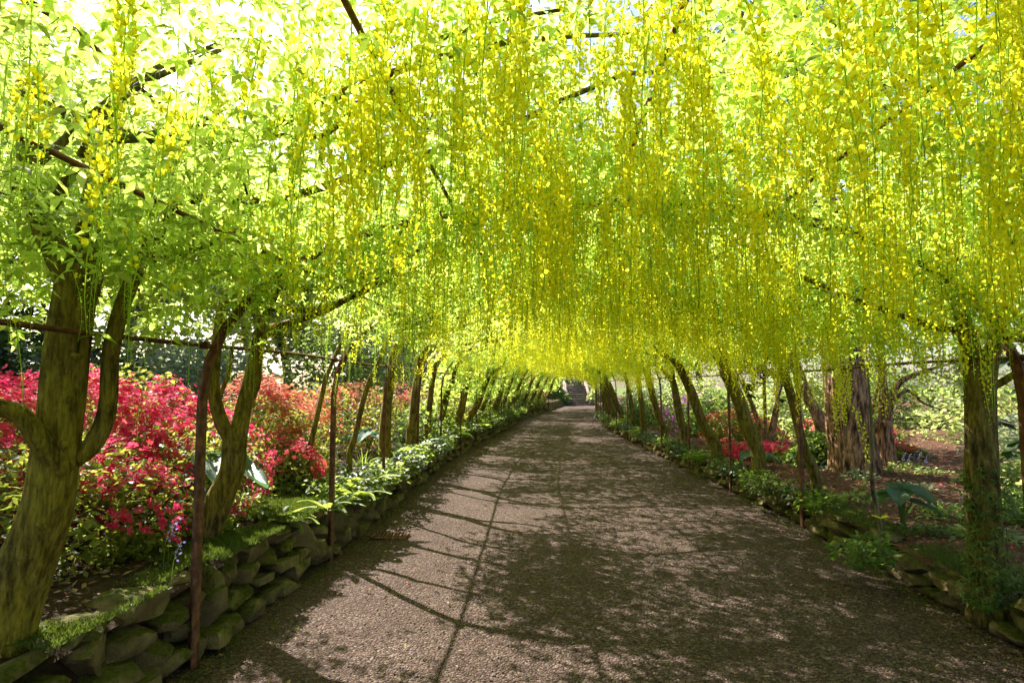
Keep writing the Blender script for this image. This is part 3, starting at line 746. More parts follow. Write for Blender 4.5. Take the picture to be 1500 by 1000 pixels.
def shrub(name, label, cat, center, rad, petal, leafm, nfl, nlf, fs, ls, seed, group=None, lod=0, clust=.55):
    """dome shrub: stems, leaf cover and open flowers in trusses."""
    r = np.random.default_rng(seed); cx, cy_, cz = center
    root = empty(name, (cx, cy_, cz), label, cat, group); org = np.array([cx, cy_, cz])
    g = Geo()
    for k in range(9):
        p, _, _ = lumpy((0, 0, 0), rad, 1, r); p = p[0] * .85
        tube(g, [r.normal(0, .06, 3) * (1, 1, 0) - (0, 0, .06), p * (.35, .35, .55), p], [.02, .013, .005], 4, 2)
        for _ in range(3):
            q = p * r.uniform(.5, .8) + r.normal(0, .12, 3); tube(g, [p * (.35, .35, .55), (p * .5 + q * .5), q + (0, 0, .08)], [.009, .006, .003], 3, 1)
    g.build('stems', MAT['twig'], root, True)['kind'] = 'stuff'
    g = Geo(); p, nn, b = lumpy((0, 0, 0), rad, nlf, r, .45)
    az = np.arctan2(nn[:, 1], nn[:, 0]) + r.normal(0, .9, nlf)
    g.scatter(QUAD, p, rots(az, r.normal(0, .6, nlf), r.normal(.0, .6, nlf)), ls * r.uniform(.6, 1.3, nlf))
    tag(g.build('foliage', leafm, root), kind='stuff')
    if nfl:
        g = Geo(); per = 5; nc = nfl // per
        p, nn, b = lumpy((0, 0, 0), rad, nc * 3, r, .12)
        w = vnoise(p[:, 0] * 2.6 + p[:, 2] * 2, p[:, 1] * 2.6 - p[:, 2] * 1.4, seed) * .5 + .5 + .35 * (p[:, 2] / rad[2] - .35)
        keep = np.argsort(-(w + r.random(len(w)) * (1 - clust)))[:nc]; p, nn = p[keep], nn[keep]
        p = np.repeat(p, per, 0) + r.normal(0, .032, (nc * per, 3)) + np.repeat(nn, per, 0) * .02; nn = np.repeat(nn, per, 0) + r.normal(0, .35, (nc * per, 3)) + (0, 0, .25)
        nn /= np.linalg.norm(nn, axis=1)[:, None]
        tilt = np.arccos(np.clip(nn[:, 2], -1, 1)); az = np.arctan2(nn[:, 0], -nn[:, 1])
        M = rots(az, tilt) @ rots(r.uniform(0, 6.28, len(p)), np.zeros(len(p)))
        pick = r.random(len(p)) if isinstance(petal, tuple) else np.zeros(len(p))
        T = AZF_LO if lod else AZF
        if isinstance(petal, tuple):
            for mi in (0, 1):
                m_ = (pick < .5) if mi == 0 else (pick >= .5); g.scatter((T[0], T[1], T[2] + mi), p[m_], M[m_], fs * r.uniform(.75, 1.25, m_.sum()))
            tag(g.build('flower_cover', list(petal), root), kind='stuff')
        else:
            g.scatter(T, p, M, fs * r.uniform(.75, 1.25, len(p))); tag(g.build('flower_cover', petal, root), kind='stuff')
    return root
def onl(x, y): return (x, y, float(zl(x, y)))
def onr(x, y): return (x, y, float(zr(x, y)))
A = 'azalea_bush'
shrub(A, 'large deep pink azalea behind the rusty post and forked laburnum', 'azalea', onl(-3.35, 5.0), (1.35, 1.15, 1.25), MAT['pink'], MAT['azleaf'], 4600, 8000, .043, .055, 1)
shrub(A, 'low pink azalea spilling towards the stone wall between the two big trunks', 'azalea', onl(-2.72, 3.85), (.74, .72, .76), MAT['pink'], MAT['azleaf'], 900, 5000, .042, .05, 2, clust=.8)
shrub(A, 'pink azalea beyond the thick mossy trunk, in front of the dark evergreen', 'azalea', onl(-3.75, 4.1), (.85, .9, 1.0), MAT['pink'], MAT['azleaf'], 2000, 4600, .043, .05, 3)
shrub(A, 'red and orange azalea behind the forked laburnum, shaded underneath', 'azalea', onl(-2.85, 7.1), (.95, .9, 1.15), (MAT['red'], MAT['orange']), MAT['azleaf'], 1900, 6500, .042, .05, 4)
shrub(A, 'small bright red azalea at the foot of the second rusty post', 'azalea', onl(-2.3, 6.4), (.5, .55, .55), (MAT['pink'], MAT['red']), MAT['azleaf'], 800, 2200, .044, .05, 5)
for i, (x, y, rx, ry, rz, pt, lab) in enumerate([
    (-3.0, 9.6, 1.1, 1.1, 1.05, (MAT['orange'], MAT['red']), 'orange red azalea mound past the second post on the wall side'),
    (-3.2, 12.0, 1.3, 1.2, 1.1, MAT['orange'], 'pale orange azalea mound in the middle of the long bed'),
    (-2.6, 14.8, 1.2, 1.3, 1.05, (MAT['orange'], MAT['red']), 'broad salmon azalea behind several thin trunks'),
    (-2.5, 18.0, 1.3, 1.5, 1.1, MAT['red'], None), (-2.2, 21.8, 1.3, 1.6, 1.15, (MAT['red'], MAT['pink']), None), (-1.6, 25.6, 1.3, 1.8, 1.2, MAT['red'], None),
    (-.8, 30, 1.4, 2.0, 1.25, (MAT['red'], MAT['pink']), None), (.0, 34.5, 1.4, 2.0, 1.25, MAT['pink'], None), (.9, 39.5, 1.4, 2.2, 1.3, (MAT['red'], MAT['pink']), None),
    (-5.6, 8.0, 1.2, 1.2, 1.2, MAT['pink'], 'pink azalea at the back of the bed beside the dark evergreen')]):
    shrub(A, lab or ['first', 'second', 'third', 'fourth', 'fifth', 'sixth'][i - 3] + ' red azalea past the broad salmon one along the taller wall', 'azalea', onl(x, y), (rx, ry, rz), pt, MAT['azleaf'], 1300 if y < 16 else 1000, 4200 if y < 16 else 2600, .05 if y < 16 else .07, .06 if y < 16 else .09, 20 + i,
          None if lab else 'red azaleas far along the wall bed', 1)
for i, (x, y, rx, ry, rz, pt, lab) in enumerate([
    (4.9, 17.5, 1.2, 1.2, 1.25, MAT['purple'], 'purple flowered rhododendron behind the mulch side trunks'),
    (4.35, 10.8, .9, .8, .22, MAT['pink'], 'flat pink azalea carpet in front of the fissured trunk'),
    (6.1, 10.6, .9, .8, .26, (MAT['pink'], MAT['red']), 'flat pink azalea carpet behind the fissured trunk and hosta'),
    (7.3, 13.5, 1.2, 1.0, .5, (MAT['pink'], MAT['orange']), 'low salmon azalea beyond the spreading tree'),
    (4.9, 13.2, .9, .9, .8, (MAT['red'], MAT['orange']), 'scarlet azalea behind the pink barked stems')]):
    shrub(A if i else 'rhododendron_bush', lab, 'azalea' if i else 'rhododendron', onr(x, y), (rx, ry, rz), pt, MAT['azleaf'] if i else MAT['mid'], 1000, 3200, .055, .07, 40 + i, None, 1, .7)

def leafy_shrub(name, label, center, rad, leafm, n, ls, seed, group=None, cat='shrub', inner=.5):
    return shrub(name, label, cat, center, rad, None, leafm, 0, n, 0, ls, seed, group)
leafy_shrub('evergreen_shrub', 'dark glossy evergreen shrub behind the pink azaleas', onl(-6.6, 7.2), (1.5, 1.3, 2.0), MAT['dark'], 9000, .11, 60)
leafy_shrub('evergreen_shrub', 'dark evergreen shrub at the back of the bed beyond the pink azaleas', onl(-8.0, 10.5), (1.7, 1.6, 2.3), MAT['dark'], 7000, .13, 61)
for i, (x, y, rx, ry, rz, m_, lab) in enumerate([
    (4.6, 9.4, .45, .45, .55, 'mid', 'small leafy bush between the stout trunk and the pink carpet'),
    (5.2, 15.2, 1.0, 1.0, 1.1, 'mid', 'rounded green bush under the dark leaved rhododendron'),
    (4.4, 19.8, .8, 1.2, .9, 'mid', 'green bush among the far mulch side trunks'),
    (8.4, 9.3, 1.5, 1.3, .95, 'silver', 'pale grey green bush right of the spreading tree'.replace('right of', 'beyond')),
    (6.6, 7.1, 1.2, 1.0, .42, 'light', 'bright low groundcover shrub beside the ivy clad trunk'),
    (5.2, 5.6, .9, .9, .26, 'mid', 'sprawling low green shrub between the hosta and the ivy clad trunk'),
    (7.4, 5.0, 1.6, 1.4, .75, 'light', 'loose pale green shrub behind the ivy clad trunk'),
    (10.5, 12.5, 2.2, 2.0, 1.7, 'light', 'broad pale spring green shrub at the back of the mulched bed'),
    (8.0, 17.5, 2.0, 1.8, 1.9, 'silver', 'silvery green shrub at the back of the mulched bed'),
    (6.3, 21.5, 1.4, 1.6, 1.6, 'light', 'spring green shrub behind the purple rhododendron'),
    (6.2, 27, 1.5, 2.0, 1.7, 'mid', 'mid green shrub far along the mulched bed'),
    (7.6, 34, 1.7, 2.4, 1.8, 'light', 'pale green shrub far along the mulched bed')]):
    leafy_shrub('garden_shrub', lab, onr(x, y), (rx, ry, rz), MAT[m_], 3800 if y < 12 else 3000, .075 if y < 12 else .12, 70 + i)
for i, (x, y, rx, ry, rz, m_, lab) in enumerate([
    (-6.3, 12.6, 1.6, 1.5, 2.3, 'silver', 'tall silvery shrub behind the pale orange azalea'), (-4.7, 16.4, 1.5, 1.7, 3.2, 'mid', 'tall mid green shrub behind the salmon azalea'),
    (-4.4, 20.4, 1.5, 2.3, 3.4, 'silver', 'tall grey green shrub behind the far red azaleas'), (-3.9, 25.2, 1.6, 2.6, 3.4, 'light', 'pale shrub behind the far red azaleas'),
    (-3.1, 30.6, 1.6, 3.0, 3.4, 'mid', 'mid green shrub well along the back of the azalea bed'), (-2.4, 37.5, 1.6, 2.6, 2.4, 'light', 'pale shrub at the far back of the azalea bed'),
    (-11.0, 8.2, 2.0, 1.6, 2.3, 'mid', 'wide green shrub beside the dark evergreen'), (-8.3, 14.5, 1.8, 1.8, 2.4, 'light', 'spring green shrub behind the dark evergreens')]):
    leafy_shrub('garden_shrub', lab, onl(x, y), (rx, ry, rz), MAT[m_], 4200, .14 if y < 18 else .2, 200 + i)
for i, (x, y, rx, ry, rz, m_, lab) in enumerate([
    (7.0, 14.8, 1.4, 1.3, 1.7, 'light', 'spring green shrub behind the low salmon azalea'), (9.8, 8.0, 1.6, 1.5, 1.6, 'light', 'pale green shrub filling the bed behind the grey leaved rhododendron'),
    (12.8, 12.0, 2.2, 1.8, 2.2, 'mid', 'wide green shrub along the back of the mulched bed'), (5.6, 24.0, 1.3, 1.6, 1.8, 'silver', 'silvery shrub past the purple rhododendron'),
    (10.6, 17.5, 2.0, 2.0, 2.2, 'mid', 'tall green shrub behind the silvery shrub of the mulched bed')]):
    leafy_shrub('garden_shrub', lab, onr(x, y), (rx, ry, rz), MAT[m_], 3600, .13, 220 + i)
leafy_shrub('garden_shrub', 'dark leafy bush closing the end of the path beside the steps', (2.9, 47.6, 0), (1.7, 1.8, 2.3), MAT['mid'], 3600, .22, 90)
leafy_shrub('garden_shrub', 'pale bush at the end of the path on the far side of the steps', (7.0, 47.8, 0), (1.2, 1.6, 2.1), MAT['light'], 3000, .2, 91)
leafy_shrub('garden_shrub', 'tall bush behind the garden steps', (5.4, 55.5, 1.0), (3.4, 1.8, 3.2), MAT['light'], 4000, .26, 92)

# whorled dark rhododendron on stems
def whorl_shrub(name, label, base, stems, seed, size=.16):
    r = np.random.default_rng(seed); root = empty(name, base, label, 'rhododendron'); g = Geo(); lf = Geo()
    for (dx, dy, h) in stems:
        tube(g, [(0, 0, -.05), (dx * .3, dy * .3, h * .4), (dx * .7, dy * .7, h * .75), (dx, dy, h)], [.035, .028, .02, .01], 6, 3, wob=.06, seed=seed)
        for _ in range(16):
            p = np.array((dx, dy, h)) + r.normal(0, .24, 3) + (0, 0, .02)
            tube(g, [(dx * .8, dy * .8, h * .85), p], [.008, .004], 4, 1)
            k = 10; az = np.arange(k) * 2 * math.pi / k + r.uniform(0, 1)
            lf.scatter(QUAD, np.tile(p, (k, 1)), rots(az, r.normal(0, .2, k), r.normal(.35, .25, k)), size * r.uniform(.7, 1.2, k))
    g.build('stems', MAT['bark_smooth'], root, True)['kind'] = 'stuff'; tag(lf.build('foliage', MAT['dark'], root), kind='stuff'); return root
whorl_shrub('rhododendron_bush', 'dark whorl leaved rhododendron on bare stems behind the stout trunk', onr(4.75, 11.6), [(-.5, .1, 1.7), (.1, .2, 2.0), (.5, -.1, 1.8), (-.1, -.2, 1.5), (.8, .3, 2.1), (-.7, .3, 2.1)], 5)
whorl_shrub('rhododendron_bush', 'young rhododendron with long grey leaves near the ivy clad trunk', onr(6.0, 6.6), [(-.3, .1, .75), (.15, .1, .9), (.35, -.1, .65), (0, -.2, .55)], 6, .2)

# ------------------------------------------------------------------ old trees of the mulched bed
def crown(root, org, centers, n, size, leafm, seed, sd=.55):
    r = np.random.default_rng(seed); g = Geo(); c = np.array(centers)
    k = n // 10; cc = c[r.integers(0, len(c), k)] + r.normal(0, sd, (k, 3))
    p = np.repeat(cc, 10, 0) + r.normal(0, .16, (k * 10, 3)); m_ = len(p)
    g.scatter(QUAD, p, rots(r.uniform(0, 6.28, m_), r.normal(0, .6, m_), r.normal(.2, .6, m_)), size * r.uniform(.6, 1.3, m_))
    return tag(g.build('crown', leafm, root, False, org), kind='stuff')
b = P(1252, 690, 8.7); b[2] = float(zr(b[0], 8.7)) - .03
root = empty('fissured_tree', tuple(b), 'massive old trunk with deeply fissured red brown bark in the mulched bed', 'tree'); g = Geo()
tube(g, [b - (0, 0, .1), b + (0, 0, .02), P(1248, 650, 8.7), P(1240, 580, 8.72), P(1234, 530, 8.75), P(1222, 440, 8.8), P(1200, 300, 8.9), P(1180, 120, 9.1)], [.35, .33, .30, .275, .265, .255, .23, .19], 72, 7, 0, .03, .12, 4, .10, 22)
g.build('trunk', MAT['bark_old'], root, True, b)
tops = []
for a in range(7):
    s0 = P(1200 - a * 4, 330 - a * 40, 8.95); e = s0 + (2.2 * math.cos(a * 1.9) + .6, 2.0 * math.sin(a * 1.9), .9 + .1 * a); g = Geo()
    tube(g, [s0, s0 * .5 + e * .5 + (0, 0, .25), e], [.11, .07, .02], 7, 4, 0, .06, 0, a); g.build('limb', MAT['bark_old'], root, True, b); tops += [e, s0 * .45 + e * .55 + (0, 0, .3)]
crown(root, b, tops, 7000, .15, MAT['mid'], 3, .6)
b = P(1297, 672, 9.6); b[2] = float(zr(b[0], 9.6)) - .03
root = empty('spreading_tree', tuple(b), 'twisted multi stemmed tree with spreading bare limbs beside the fissured trunk', 'tree'); D = 9.6
def br(pts, r0, r1, k): g = Geo(); tube(g, [np.array(p) for p in pts], np.linspace(r0, r1, len(pts)), 10, 4, 0, .09, .0, k); g.build('limb', MAT['bark_old'], root, True, b)
g = Geo(); tube(g, [b - (0, 0, .1), b + (0, 0, .05), P(1296, 640, D), P(1297, 615, D)], [.17, .15, .12, .12], 14, 4, 0, .1, .3, 1); g.build('trunk', MAT['bark_old'], root, True, b)
br([P(1297, 622, D), P(1294, 580, D), P(1292, 545, D), P(1288, 470, D + .2)], .09, .04, 1)
br([P(1298, 620, D), P(1304, 590, D - .1), P(1318, 560, D - .2), P(1350, 545, D - .3), P(1400, 530, D - .5)], .07, .015, 2)
br([P(1294, 640, D), P(1275, 612, D + .1), P(1262, 580, D + .2), P(1270, 540, D + .3)], .07, .03, 3)
br([P(1304, 590, D - .1), P(1330, 572, D - .1), P(1352, 590, D), P(1378, 600, D)], .035, .010, 4)
br([P(1275, 612, D + .1), P(1285, 570, D + .2), P(1300, 540, D + .2)], .03, .012, 5)
crown(root, b, [P(1290, 460, D + .3), P(1400, 520, D - .4), P(1340, 470, D), P(1270, 500, D + .4), P(1300, 380, D + .3), P(1360, 420, D)], 2600, .10, MAT['light'], 4, .4)
for i, (x0, y0, x1, y1, D, rad) in enumerate([(1105, 625, 1072, 545, 12.5, .07), (1125, 620, 1140, 560, 12.8, .06), (1215, 640, 1175, 560, 10.5, .10)]):
    b = P(x0, y0, D); b[2] = float(zr(b[0], D)) - .03; q = P(x1, y1, D)
    root = empty('pink_barked_tree', tuple(b), ['smooth pink barked stem leaning towards the path behind the stout laburnum', 'smooth pink barked stem leaning away from the path', 'leaning pinkish trunk close behind the bent iron post'][i], 'tree')
    g = Geo(); tp = q + (q - b) * .8 + (0, 0, .3); tube(g, [b - (0, 0, .1), b * .5 + q * .5 + (.05, 0, 0), q, tp], [rad * 1.2, rad, rad * .85, rad * .5], 10, 4, 0, .08, .2, i); g.build('trunk', MAT['bark_smooth'], root, True, b)
    crown(root, b, [tp, tp + (.4, .2, .3), tp + (-.4, .1, .2)], 1200, .11, MAT['mid'], 30 + i, .35)

# ------------------------------------------------------------------ trees behind the beds
def back_tree(label, x, y, h, cr, m_, n, ls, seed, group=None, side=-1):
    r = np.random.default_rng(seed); z = float(zl(x, y)) if side < 0 else float(zr(x, y))
    b = np.array([x, y, z - .05]); root = empty('broadleaf_tree', tuple(b), label, 'tree', group)
    g = Geo(); lean = r.normal(0, .3, 2); tp = b + (lean[0], lean[1], h * .62)
    tube(g, [b, b + (lean[0] * .2, lean[1] * .2, h * .25), tp], [.05 * h * .4 + .05, .10 + .008 * h, .05], 9, 4, 0, .06, .2, seed); g.build('trunk', MAT['bark_grey'], root, True, b)
    cs = []
    for k in range(9):
        a = k * 2.4; e = b + (lean[0] + cr * .75 * math.cos(a) * r.uniform(.5, 1), lean[1] + cr * .75 * math.sin(a) * r.uniform(.5, 1), h * r.uniform(.42, .98))
        s0 = b + (tp - b) * r.uniform(.45, .95); g = Geo(); tube(g, [s0, s0 * .5 + e * .5 + (0, 0, .15), e], [.05, .03, .012], 6, 3); g.build('limb', MAT['bark_grey'], root, True, b); cs += [e, s0 * .4 + e * .6]
    crown(root, b, cs, n, ls, MAT[m_], seed, cr * .28); return root
lt = [(-10.5, 11.5, 5.5, 2.2, 'light'), (-9.6, 16.5, 6.0, 2.4, 'silver'), (-7.4, 20.5, 5.0, 2.2, 'light'), (-13.5, 15, 7.5, 3.0, 'mid'), (-6.2, 26.5, 6.0, 2.6, 'silver'), (-10.5, 25, 8, 3.2, 'light'), (-4.6, 33, 6.5, 2.6, 'light'), (-3.4, 40, 7, 2.8, 'mid'), (-9, 36, 9, 3.6, 'mid'), (-14, 7.5, 5.5, 2.6, 'light'), (-12.5, 20, 8.5, 3.4, 'light'), (-15, 11, 7.5, 3.2, 'light'), (-17, 16, 9.5, 3.8, 'silver'), (-9.2, 8.4, 6.4, 2.5, 'light'), (-11.5, 5.2, 6.4, 2.7, 'light'), (-8.6, 4.2, 5.6, 2.0, 'mid')]
ll = ['pale tree at the back of the azalea bed beside the evergreens', 'silvery tree behind the orange azaleas', 'spring green tree rising behind the salmon azalea', 'tall mid green tree behind the paler trees of the azalea bed', 'silvery tree behind the far red azaleas',
      'tall spring green tree well behind the azalea bed', 'pale tree behind the farthest azaleas', 'mid green tree near the end of the path on the azalea side', 'tallest tree far behind the red azaleas', 'pale tree beyond the dark evergreen', 'tall pale tree behind the silvery tree', 'large pale tree behind the wide green shrub', 'tallest silvery tree at the back of the azalea garden', 'spring green tree rising out of the dark evergreens', 'spreading pale tree beside the wide green shrub', 'mid green tree beyond the thick mossy trunk']
for i, (x, y, h, cr, m_) in enumerate(lt): back_tree(ll[i], x, y, h * 1.12, cr * 1.1, m_, 4600, .22 if y < 18 else .26, 120 + i)
rt = [(12.5, 16.5, 6.5, 2.8, 'light'), (9.5, 24, 6.5, 2.8, 'silver'), (14.5, 9.5, 6.0, 2.8, 'light'), (9.5, 31, 7, 3, 'light'), (16, 22, 9, 3.6, 'mid'), (11.5, 40, 8, 3.4, 'mid'), (10.8, 5.8, 5.0, 2.2, 'mid')]
rl = ['pale tree behind the broad spring green shrub', 'silvery tree behind the silvery shrub', 'pale tree at the back of the mulched bed past the loose pale shrub', 'spring green tree far along the mulched bed', 'tall mid green tree behind the pale trees of the mulched bed',
      'mid green tree near the end of the path on the mulch side', 'mid green tree behind the loose pale green shrub']
for i, (x, y, h, cr, m_) in enumerate(rt): back_tree(rl[i], x, y, h, cr, m_, 5200, .15 if y < 18 else .2, 140 + i, side=1)
et = [(2.0, 58, 8, 3.5, 'mid'), (8.5, 60, 8, 3.5, 'light'), (13, 52, 8, 3.4, 'mid'), (-3, 54, 8, 3.4, 'light')]
el = ['mid green tree behind the dark bush at the path end', 'pale tree behind the garden steps', 'mid green tree beyond the steps on the mulch side', 'pale tree beyond the path end on the azalea side']
for i, (x, y, h, cr, m_) in enumerate(et): back_tree(el[i], x, y, h, cr, m_, 3600, .28, 160 + i, side=1)

# ------------------------------------------------------------------ steps at the end of the path
root = empty('garden_steps', (5.15, 46.8, 0), 'flight of pinkish stone steps climbing from the end of the path', 'steps')
for k in range(9):
    g = Geo(); box(g, 0, k * .38 + .25, .17 * k + .07, 1.5, .50, .16)
    g.build('step', MAT['stepstone'], root)
for s in (-1, 1):
    g = Geo()
    V = np.array([(s * .76, 0, 0), (s * .76, 3.8, 0), (s * .76, 3.8, 1.9), (s * .76, 0, .3), (s * .98, 0, 0), (s * .98, 3.8, 0), (s * .98, 3.8, 1.9), (s * .98, 0, .3)])
    Q = [(0, 1, 2, 3), (7, 6, 5, 4), (0, 3, 7, 4), (3, 2, 6, 7), (2, 1, 5, 6), (1, 0, 4, 5)]
    g.add(V, [f for q in Q for f in ((q[0], q[1], q[2]), (q[0], q[2], q[3]))]); g.build('side_wall', MAT['stepstone'], root)

# ------------------------------------------------------------------ ferns, hostas, small plants
def frond(seed, L=1.0, n=22):
    r = np.random.default_rng(seed); V = []; F = []
    mid = lambda t: np.array([L * (t * .92), 0, .55 * L * t - .62 * L * t * t])
    for i in range(n):
        t = .12 + .86 * i / n; w = .24 * L * math.sin(math.pi * min(1, t * .85 + .12)) * (1 - .55 * t) + .012
        p = mid(t); p2 = mid(min(1, t + .035))
        for s in (-1, 1):
            e = p + (.10 * L * .6, s * w, -.02 * L - .12 * w); q = len(V)
            V += [p, p2, e, p * .45 + e * .55 + (.030 * L, 0, .012), ]; F += [(q, q + 1, q + 3), (q, q + 3, q + 2)] if s > 0 else [(q, q + 3, q + 1), (q, q + 2, q + 3)]
    q = len(V); ts = np.linspace(0, 1, 7)
    for t in ts: m_ = mid(t); V += [m_ - (0, .006 * L, 0), m_ + (0, .006 * L, 0)]
    for k in range(6): F += [(q + 2 * k, q + 2 * k + 1, q + 2 * k + 3), (q + 2 * k, q + 2 * k + 3, q + 2 * k + 2)]
    return np.array(V), np.array(F), np.zeros(len(F), int)
FR = [mk(frond(i), 'frond', MAT['fern']) for i in range(3)]
def fern(x, y, z, size, nf, label, group, seed):
    r = np.random.default_rng(seed); root = empty('fern', (x, y, z), label, 'fern', group)
    for k in range(nf):
        s = size * r.uniform(.7, 1.15)
        put('frond', FR[k % 3], root, (0, 0, -.01), (r.normal(0, .15), -r.uniform(-.1, .45), k * 2.4 + r.normal(0, .25)), (s, s, s * r.uniform(.8, 1.2)))
for k in range(40):
    y = 5.0 + 15 * (k / 40) ** 1.25 + rng.normal(0, .15); x = float(XL(y)) - rng.uniform(-.02, .4)
    fern(x, y, HL - .03 if x > XL(y) - .15 else float(zl(x, y)), rng.uniform(.28, .5), 8, 'arching green fern rooted along the taller mossy wall', 'ferns on the taller wall', 300 + k)
for k in range(30):
    y = 6.9 + 16 * (k / 30) ** 1.1 + rng.normal(0, .15); x = float(XR(y)) + rng.uniform(.02, .4)
    fern(x, y, HR - .03, rng.uniform(.22, .38), 8, 'small green fern rooted along the low mulch side wall', 'ferns on the low wall', 350 + k)

for k in range(15):
    y = 11.8 + 1.75 * k; x = float(XL(y)) - .55
    leafy_shrub('wall_shrub', ('mid green', 'fern green', 'olive green')[k % 3] + ' waist high shrub between the trunks along the taller wall', onl(x, y), (.5, .95, .75 + .15 * (k % 3)), MAT[('mid', 'fern', 'azleaf')[k % 3]], 900, .10, 260 + k, 'waist high shrubs along the taller wall')
def hosta_leaf(seed):
    r = np.random.default_rng(seed); nu, nv = 9, 7; V = []; F = []
    for i in range(nu):
        t = i / (nu - 1); w = .36 * (math.sin(math.pi * min(1, t ** .62)) ** .75) + .004
        for j in range(nv):
            s = -1 + 2 * j / (nv - 1); V.append((t, s * w, .10 * abs(s) ** 1.4 - .42 * t * t * .7 + .018 * math.cos(j * math.pi) + .02 * math.sin(i * 1.9 + s * 3) * abs(s)))
    for i in range(nu - 1):
        for j in range(nv - 1):
            a = i * nv + j; F += [(a, a + nv, a + nv + 1), (a, a + nv + 1, a + 1)]
    return np.array(V), np.array(F), np.zeros(len(F), int)
HO = [mk(hosta_leaf(i), 'leaf', MAT['hosta'], True) for i in range(3)]
def hosta(base, specs, label):
    root = empty('hosta_plant', base, label, 'hosta')
    for k, (az, h, out, s) in enumerate(specs):
        c, sn = math.cos(az), math.sin(az); e = np.array([c * out, sn * out, h])
        g = Geo(); tube(g, [(0, 0, -.03), e * (.35, .35, .6), e], [.010, .009, .006], 6, 4); g.build('leaf_stalk', MAT['grass'], root, True)
        put('leaf', HO[k % 3], root, e - np.array([c, sn, 0]) * .02, (0, .15, az), (s, s, s))
hosta(onr(*P(1322, 755, 5.45)[:2]), [(3.3, .32, .06, .26), (4.1, .36, .05, .28), (5.2, .38, .05, .27), (.2, .34, .06, .27), (1.2, .38, .06, .28), (2.3, .34, .06, .27), (5.9, .26, .08, .24)], 'large blue green hosta standing alone in the bark mulch')
hosta(onl(*P(305, 700, 4.9)[:2]), [(4.4, .42, .14, .42), (5.3, .5, .14, .44), (6.1, .42, .16, .40), (3.4, .44, .14, .4), (.9, .46, .12, .4), (2.2, .42, .12, .4), (4.9, .28, .2, .4)], 'blue green hosta behind the rusty post under the pink azalea')
hosta(onr(*P(1108, 665, 9.3)[:2]), [(3.6, .2, .1, .28), (4.6, .22, .1, .3), (5.6, .2, .1, .28), (.6, .2, .1, .28), (2.0, .22, .1, .28)], 'small hosta near the pink azalea carpet')
hosta(onl(*P(540, 640, 9.0)[:2]), [(3.6, .34, .1, .34), (4.6, .36, .1, .36), (5.6, .32, .1, .34), (.6, .32, .1, .3), (2.0, .32, .1, .3)], 'bright hosta behind the ferns on the azalea side')

def blades(name, label, spots, n, L, mat, sd=.03, cat='grass', group=None):
    for (x, y, z) in spots:
        r = np.random.default_rng(int(abs(x * 91 + y * 37) * 10) % 99999); root = empty(name, (x, y, z), label, cat, group); g = Geo()
        for k in range(n):
            az = r.uniform(0, 6.28); l_ = L * r.uniform(.6, 1.2); w = .006 + .004 * r.random(); d = np.array([math.cos(az), math.sin(az), 0]); s = np.array([-d[1], d[0], 0]) * w
            o = np.array([r.normal(0, sd), r.normal(0, sd), -.02]); bend = r.uniform(.3, .9)
            pts = [o + d * l_ * bend * q ** 1.8 + np.array([0, 0, l_ * (q - .35 * bend * q * q)]) for q in (0, .35, .7, 1)]
            V = []
            for i, p in enumerate(pts): V += [p - s * (1 - i / 3.2), p + s * (1 - i / 3.2)]
            g.add(V, [f for i in range(3) for f in ((2 * i, 2 * i + 1, 2 * i + 3), (2 * i, 2 * i + 3, 2 * i + 2))])
        tag(g.build('blade_tuft', mat, root), kind='stuff')
GR = [(-2.2, 4.75), (-2.35, 5.2), (-1.95, 7.9), (-1.8, 8.6)]
blades('grass_tuft', 'tuft of arching strappy leaves on the soil behind the taller wall', [onl(*p) for p in GR], 14, .34, MAT['grass'], group='strappy tufts behind the taller wall')
blades('grass_tuft', 'tuft of arching strappy leaves in the bark mulch', [onr(*P(1192, 735, 6.4)[:2]), onr(4.2, 7.4)], 10, .26, MAT['grass'], group='strappy tufts in the mulch')

# bluebells
def bluebell(base, label, group):
    root = empty('bluebell', base, label, 'bluebell', group); g = Geo(); h = .26
    tube(g, [(0, 0, -.02), (.01, 0, h * .6), (.05, 0, h)], [.003, .0025, .002], 4, 3); g.build('stem', MAT['grass'], root)
    g = Geo(); n = 9; k = np.arange(n)
    p = np.stack([.02 + .004 * k + .012 * np.cos(k * 2.4), .012 * np.sin(k * 2.4), h * .62 + .012 * k], 1); g.scatter(AZF_LO, p, rots(k * 2.4, np.full(n, 2.2)), np.full(n, .018))
    tag(g.build('flower_bells', MAT['blue'], root), kind='stuff')
for (px, py, D) in ((247, 790, 3.7), (252, 812, 3.4), (560, 615, 8.8), (556, 620, 8.9), (240, 800, 3.6)): bluebell(onl(*P(px, py, D)[:2]), 'violet bluebell in the azalea bed', 'bluebells in the azalea bed')
for (px, D) in ((1200, 7.8), (1330, 8.6), (1345, 8.8), (1355, 8.4), (1338, 9.0), (1322, 8.8), (1400, 5.6), (1348, 9.2), (1362, 8.9)): bluebell(onr(*P(px, 700, D)[:2]), 'violet bluebell in the mulched bed', 'bluebells in the mulched bed')

